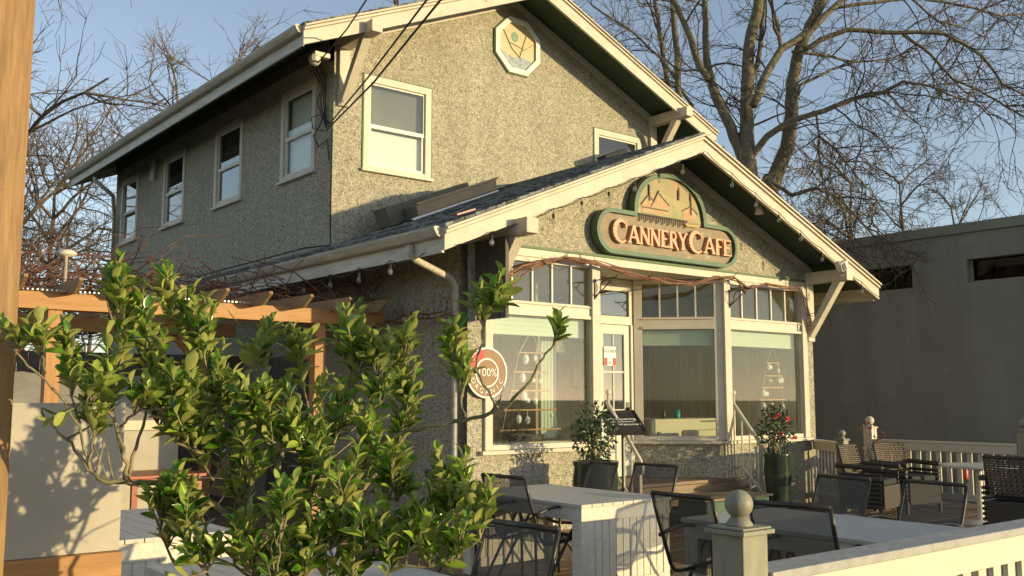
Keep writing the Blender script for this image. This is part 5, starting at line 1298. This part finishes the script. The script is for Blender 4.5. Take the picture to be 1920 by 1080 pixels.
go([(1531, 218), (1536, 255), (1564, 278), (1596, 315), (1624, 352)], .04, .02, 18, 1.6, .018, sl=-.2, lvl=2, up=-.15)
go([(1440, 340), (1480, 390), (1520, 420), (1560, 440), (1610, 470)], .05, .02, 18, 1.3, .016, dd=-.6, sl=-.3, lvl=2, up=0)
go([(1272, 200), (1270, 100), (1262, -10)], .12, .1, 6, 1.4, dd=2.5)
go([(1258, 190), (1248, 130), (1236, 60), (1228, -10)], .10, .08, 7, 1.5, dd=3)
go([(1300, 200), (1240, 110), (1180, 55), (1110, 10)], .06, .03, 16, 1.5, .018, dd=2.5)
go([(1560, 15), (1640, 5), (1720, -5), (1800, 10), (1880, 30), (1935, 25)], .06, .03, 20, 1.7, .02, dd=1.0, up=-.2)
go([(1700, -10), (1760, 40), (1800, 50), (1840, 20), (1900, -5)], .04, .02, 14, 1.6, .018, dd=.5, up=-.2)
T1.done((gb.x, gb.y, -.5), 'huge bare spreading tree with mossy trunks rising behind the cafe gable', M['bark'], M['twig'])
def auto_tree(u, v0, dist, height, spread, seed, label, lvl=3, group=None, lean=0, mt='twig', n=10, tr=.012, r0=.14, zb=-.5, fan=.8, mc=None):
    T = Tree(seed, .015, .2, tr); b = at(u, v0, dist); b = Vector((b.x, b.y, zb)); top = Vector((b.x+lean, b.y, b.z+height))
    Q = T.limb([b, b.lerp(top, .35)+rvec(T.r)*.2, b.lerp(top, .7)+rvec(T.r)*.3, top], r0, r0*.25)
    for k in range(n):
        i = int(len(Q)*(.25+.75*(k+.5)/n)); i = min(i, len(Q)-1); a = T.r.random()*6.28
        T.grow(Q[i], Vector((math.cos(a)*fan, math.sin(a)*fan, .75)), spread*T.r.uniform(.8, 1.15)*(1-.35*k/n), r0*.35, lvl)
    T.done(tuple(b), label, M[mt], M[mc or mt], group); return T
GRP = 'bare trees beyond the rooftops'
auto_tree(-30, 500, 30, 13.0, 5.6, 51, 'tall bare tree with dense fine upswept branches behind the timber post', 3, GRP, n=17, tr=.011, r0=.26)
auto_tree(95, 500, 36, 9.6, 4.6, 57, 'bare tree filling the gap between the timber post and the gutter', 3, GRP, n=14, tr=.011, r0=.2)
auto_tree(340, 500, 42, 15.0, 5.4, 52, 'bare tree whose crown shows just above the middle of the long eave', 3, GRP, n=14, tr=.012, r0=.22, mc='twigl')
auto_tree(170, 560, 33, 6.0, 3.2, 53, 'low arching bare tree beside the downspout', 3, GRP, n=12, tr=.009, r0=.12, mc='twigl')
auto_tree(740, 300, 44, 21.0, 4.0, 58, 'bare tree tip showing over the left slope of the upper roof', 2, GRP, n=10, tr=.013, r0=.2)
auto_tree(1600, 430, 38, 10.4, 3.4, 54, 'bare brown tree behind the left end of the grey building roof', 3, GRP, n=12, tr=.012, r0=.16, mc='twigl')
auto_tree(1690, 430, 48, 12.6, 4.0, 55, 'pale bare tree above the grey building, middle of its row', 3, GRP, n=12, tr=.013, r0=.16, mc='twigl')
auto_tree(1785, 430, 54, 12.6, 3.8, 56, 'pale bare rounded tree above the grey building, right of its row', 3, GRP, n=11, tr=.014, r0=.16, mc='twigl')
auto_tree(1930, 430, 54, 12.2, 3.0, 59, 'bare tree just entering at the right edge above the grey building', 2, GRP, n=7, tr=.015, r0=.14, mc='twigl')

for o in bpy.data.objects:
    if '_o' in o: del o['_o']
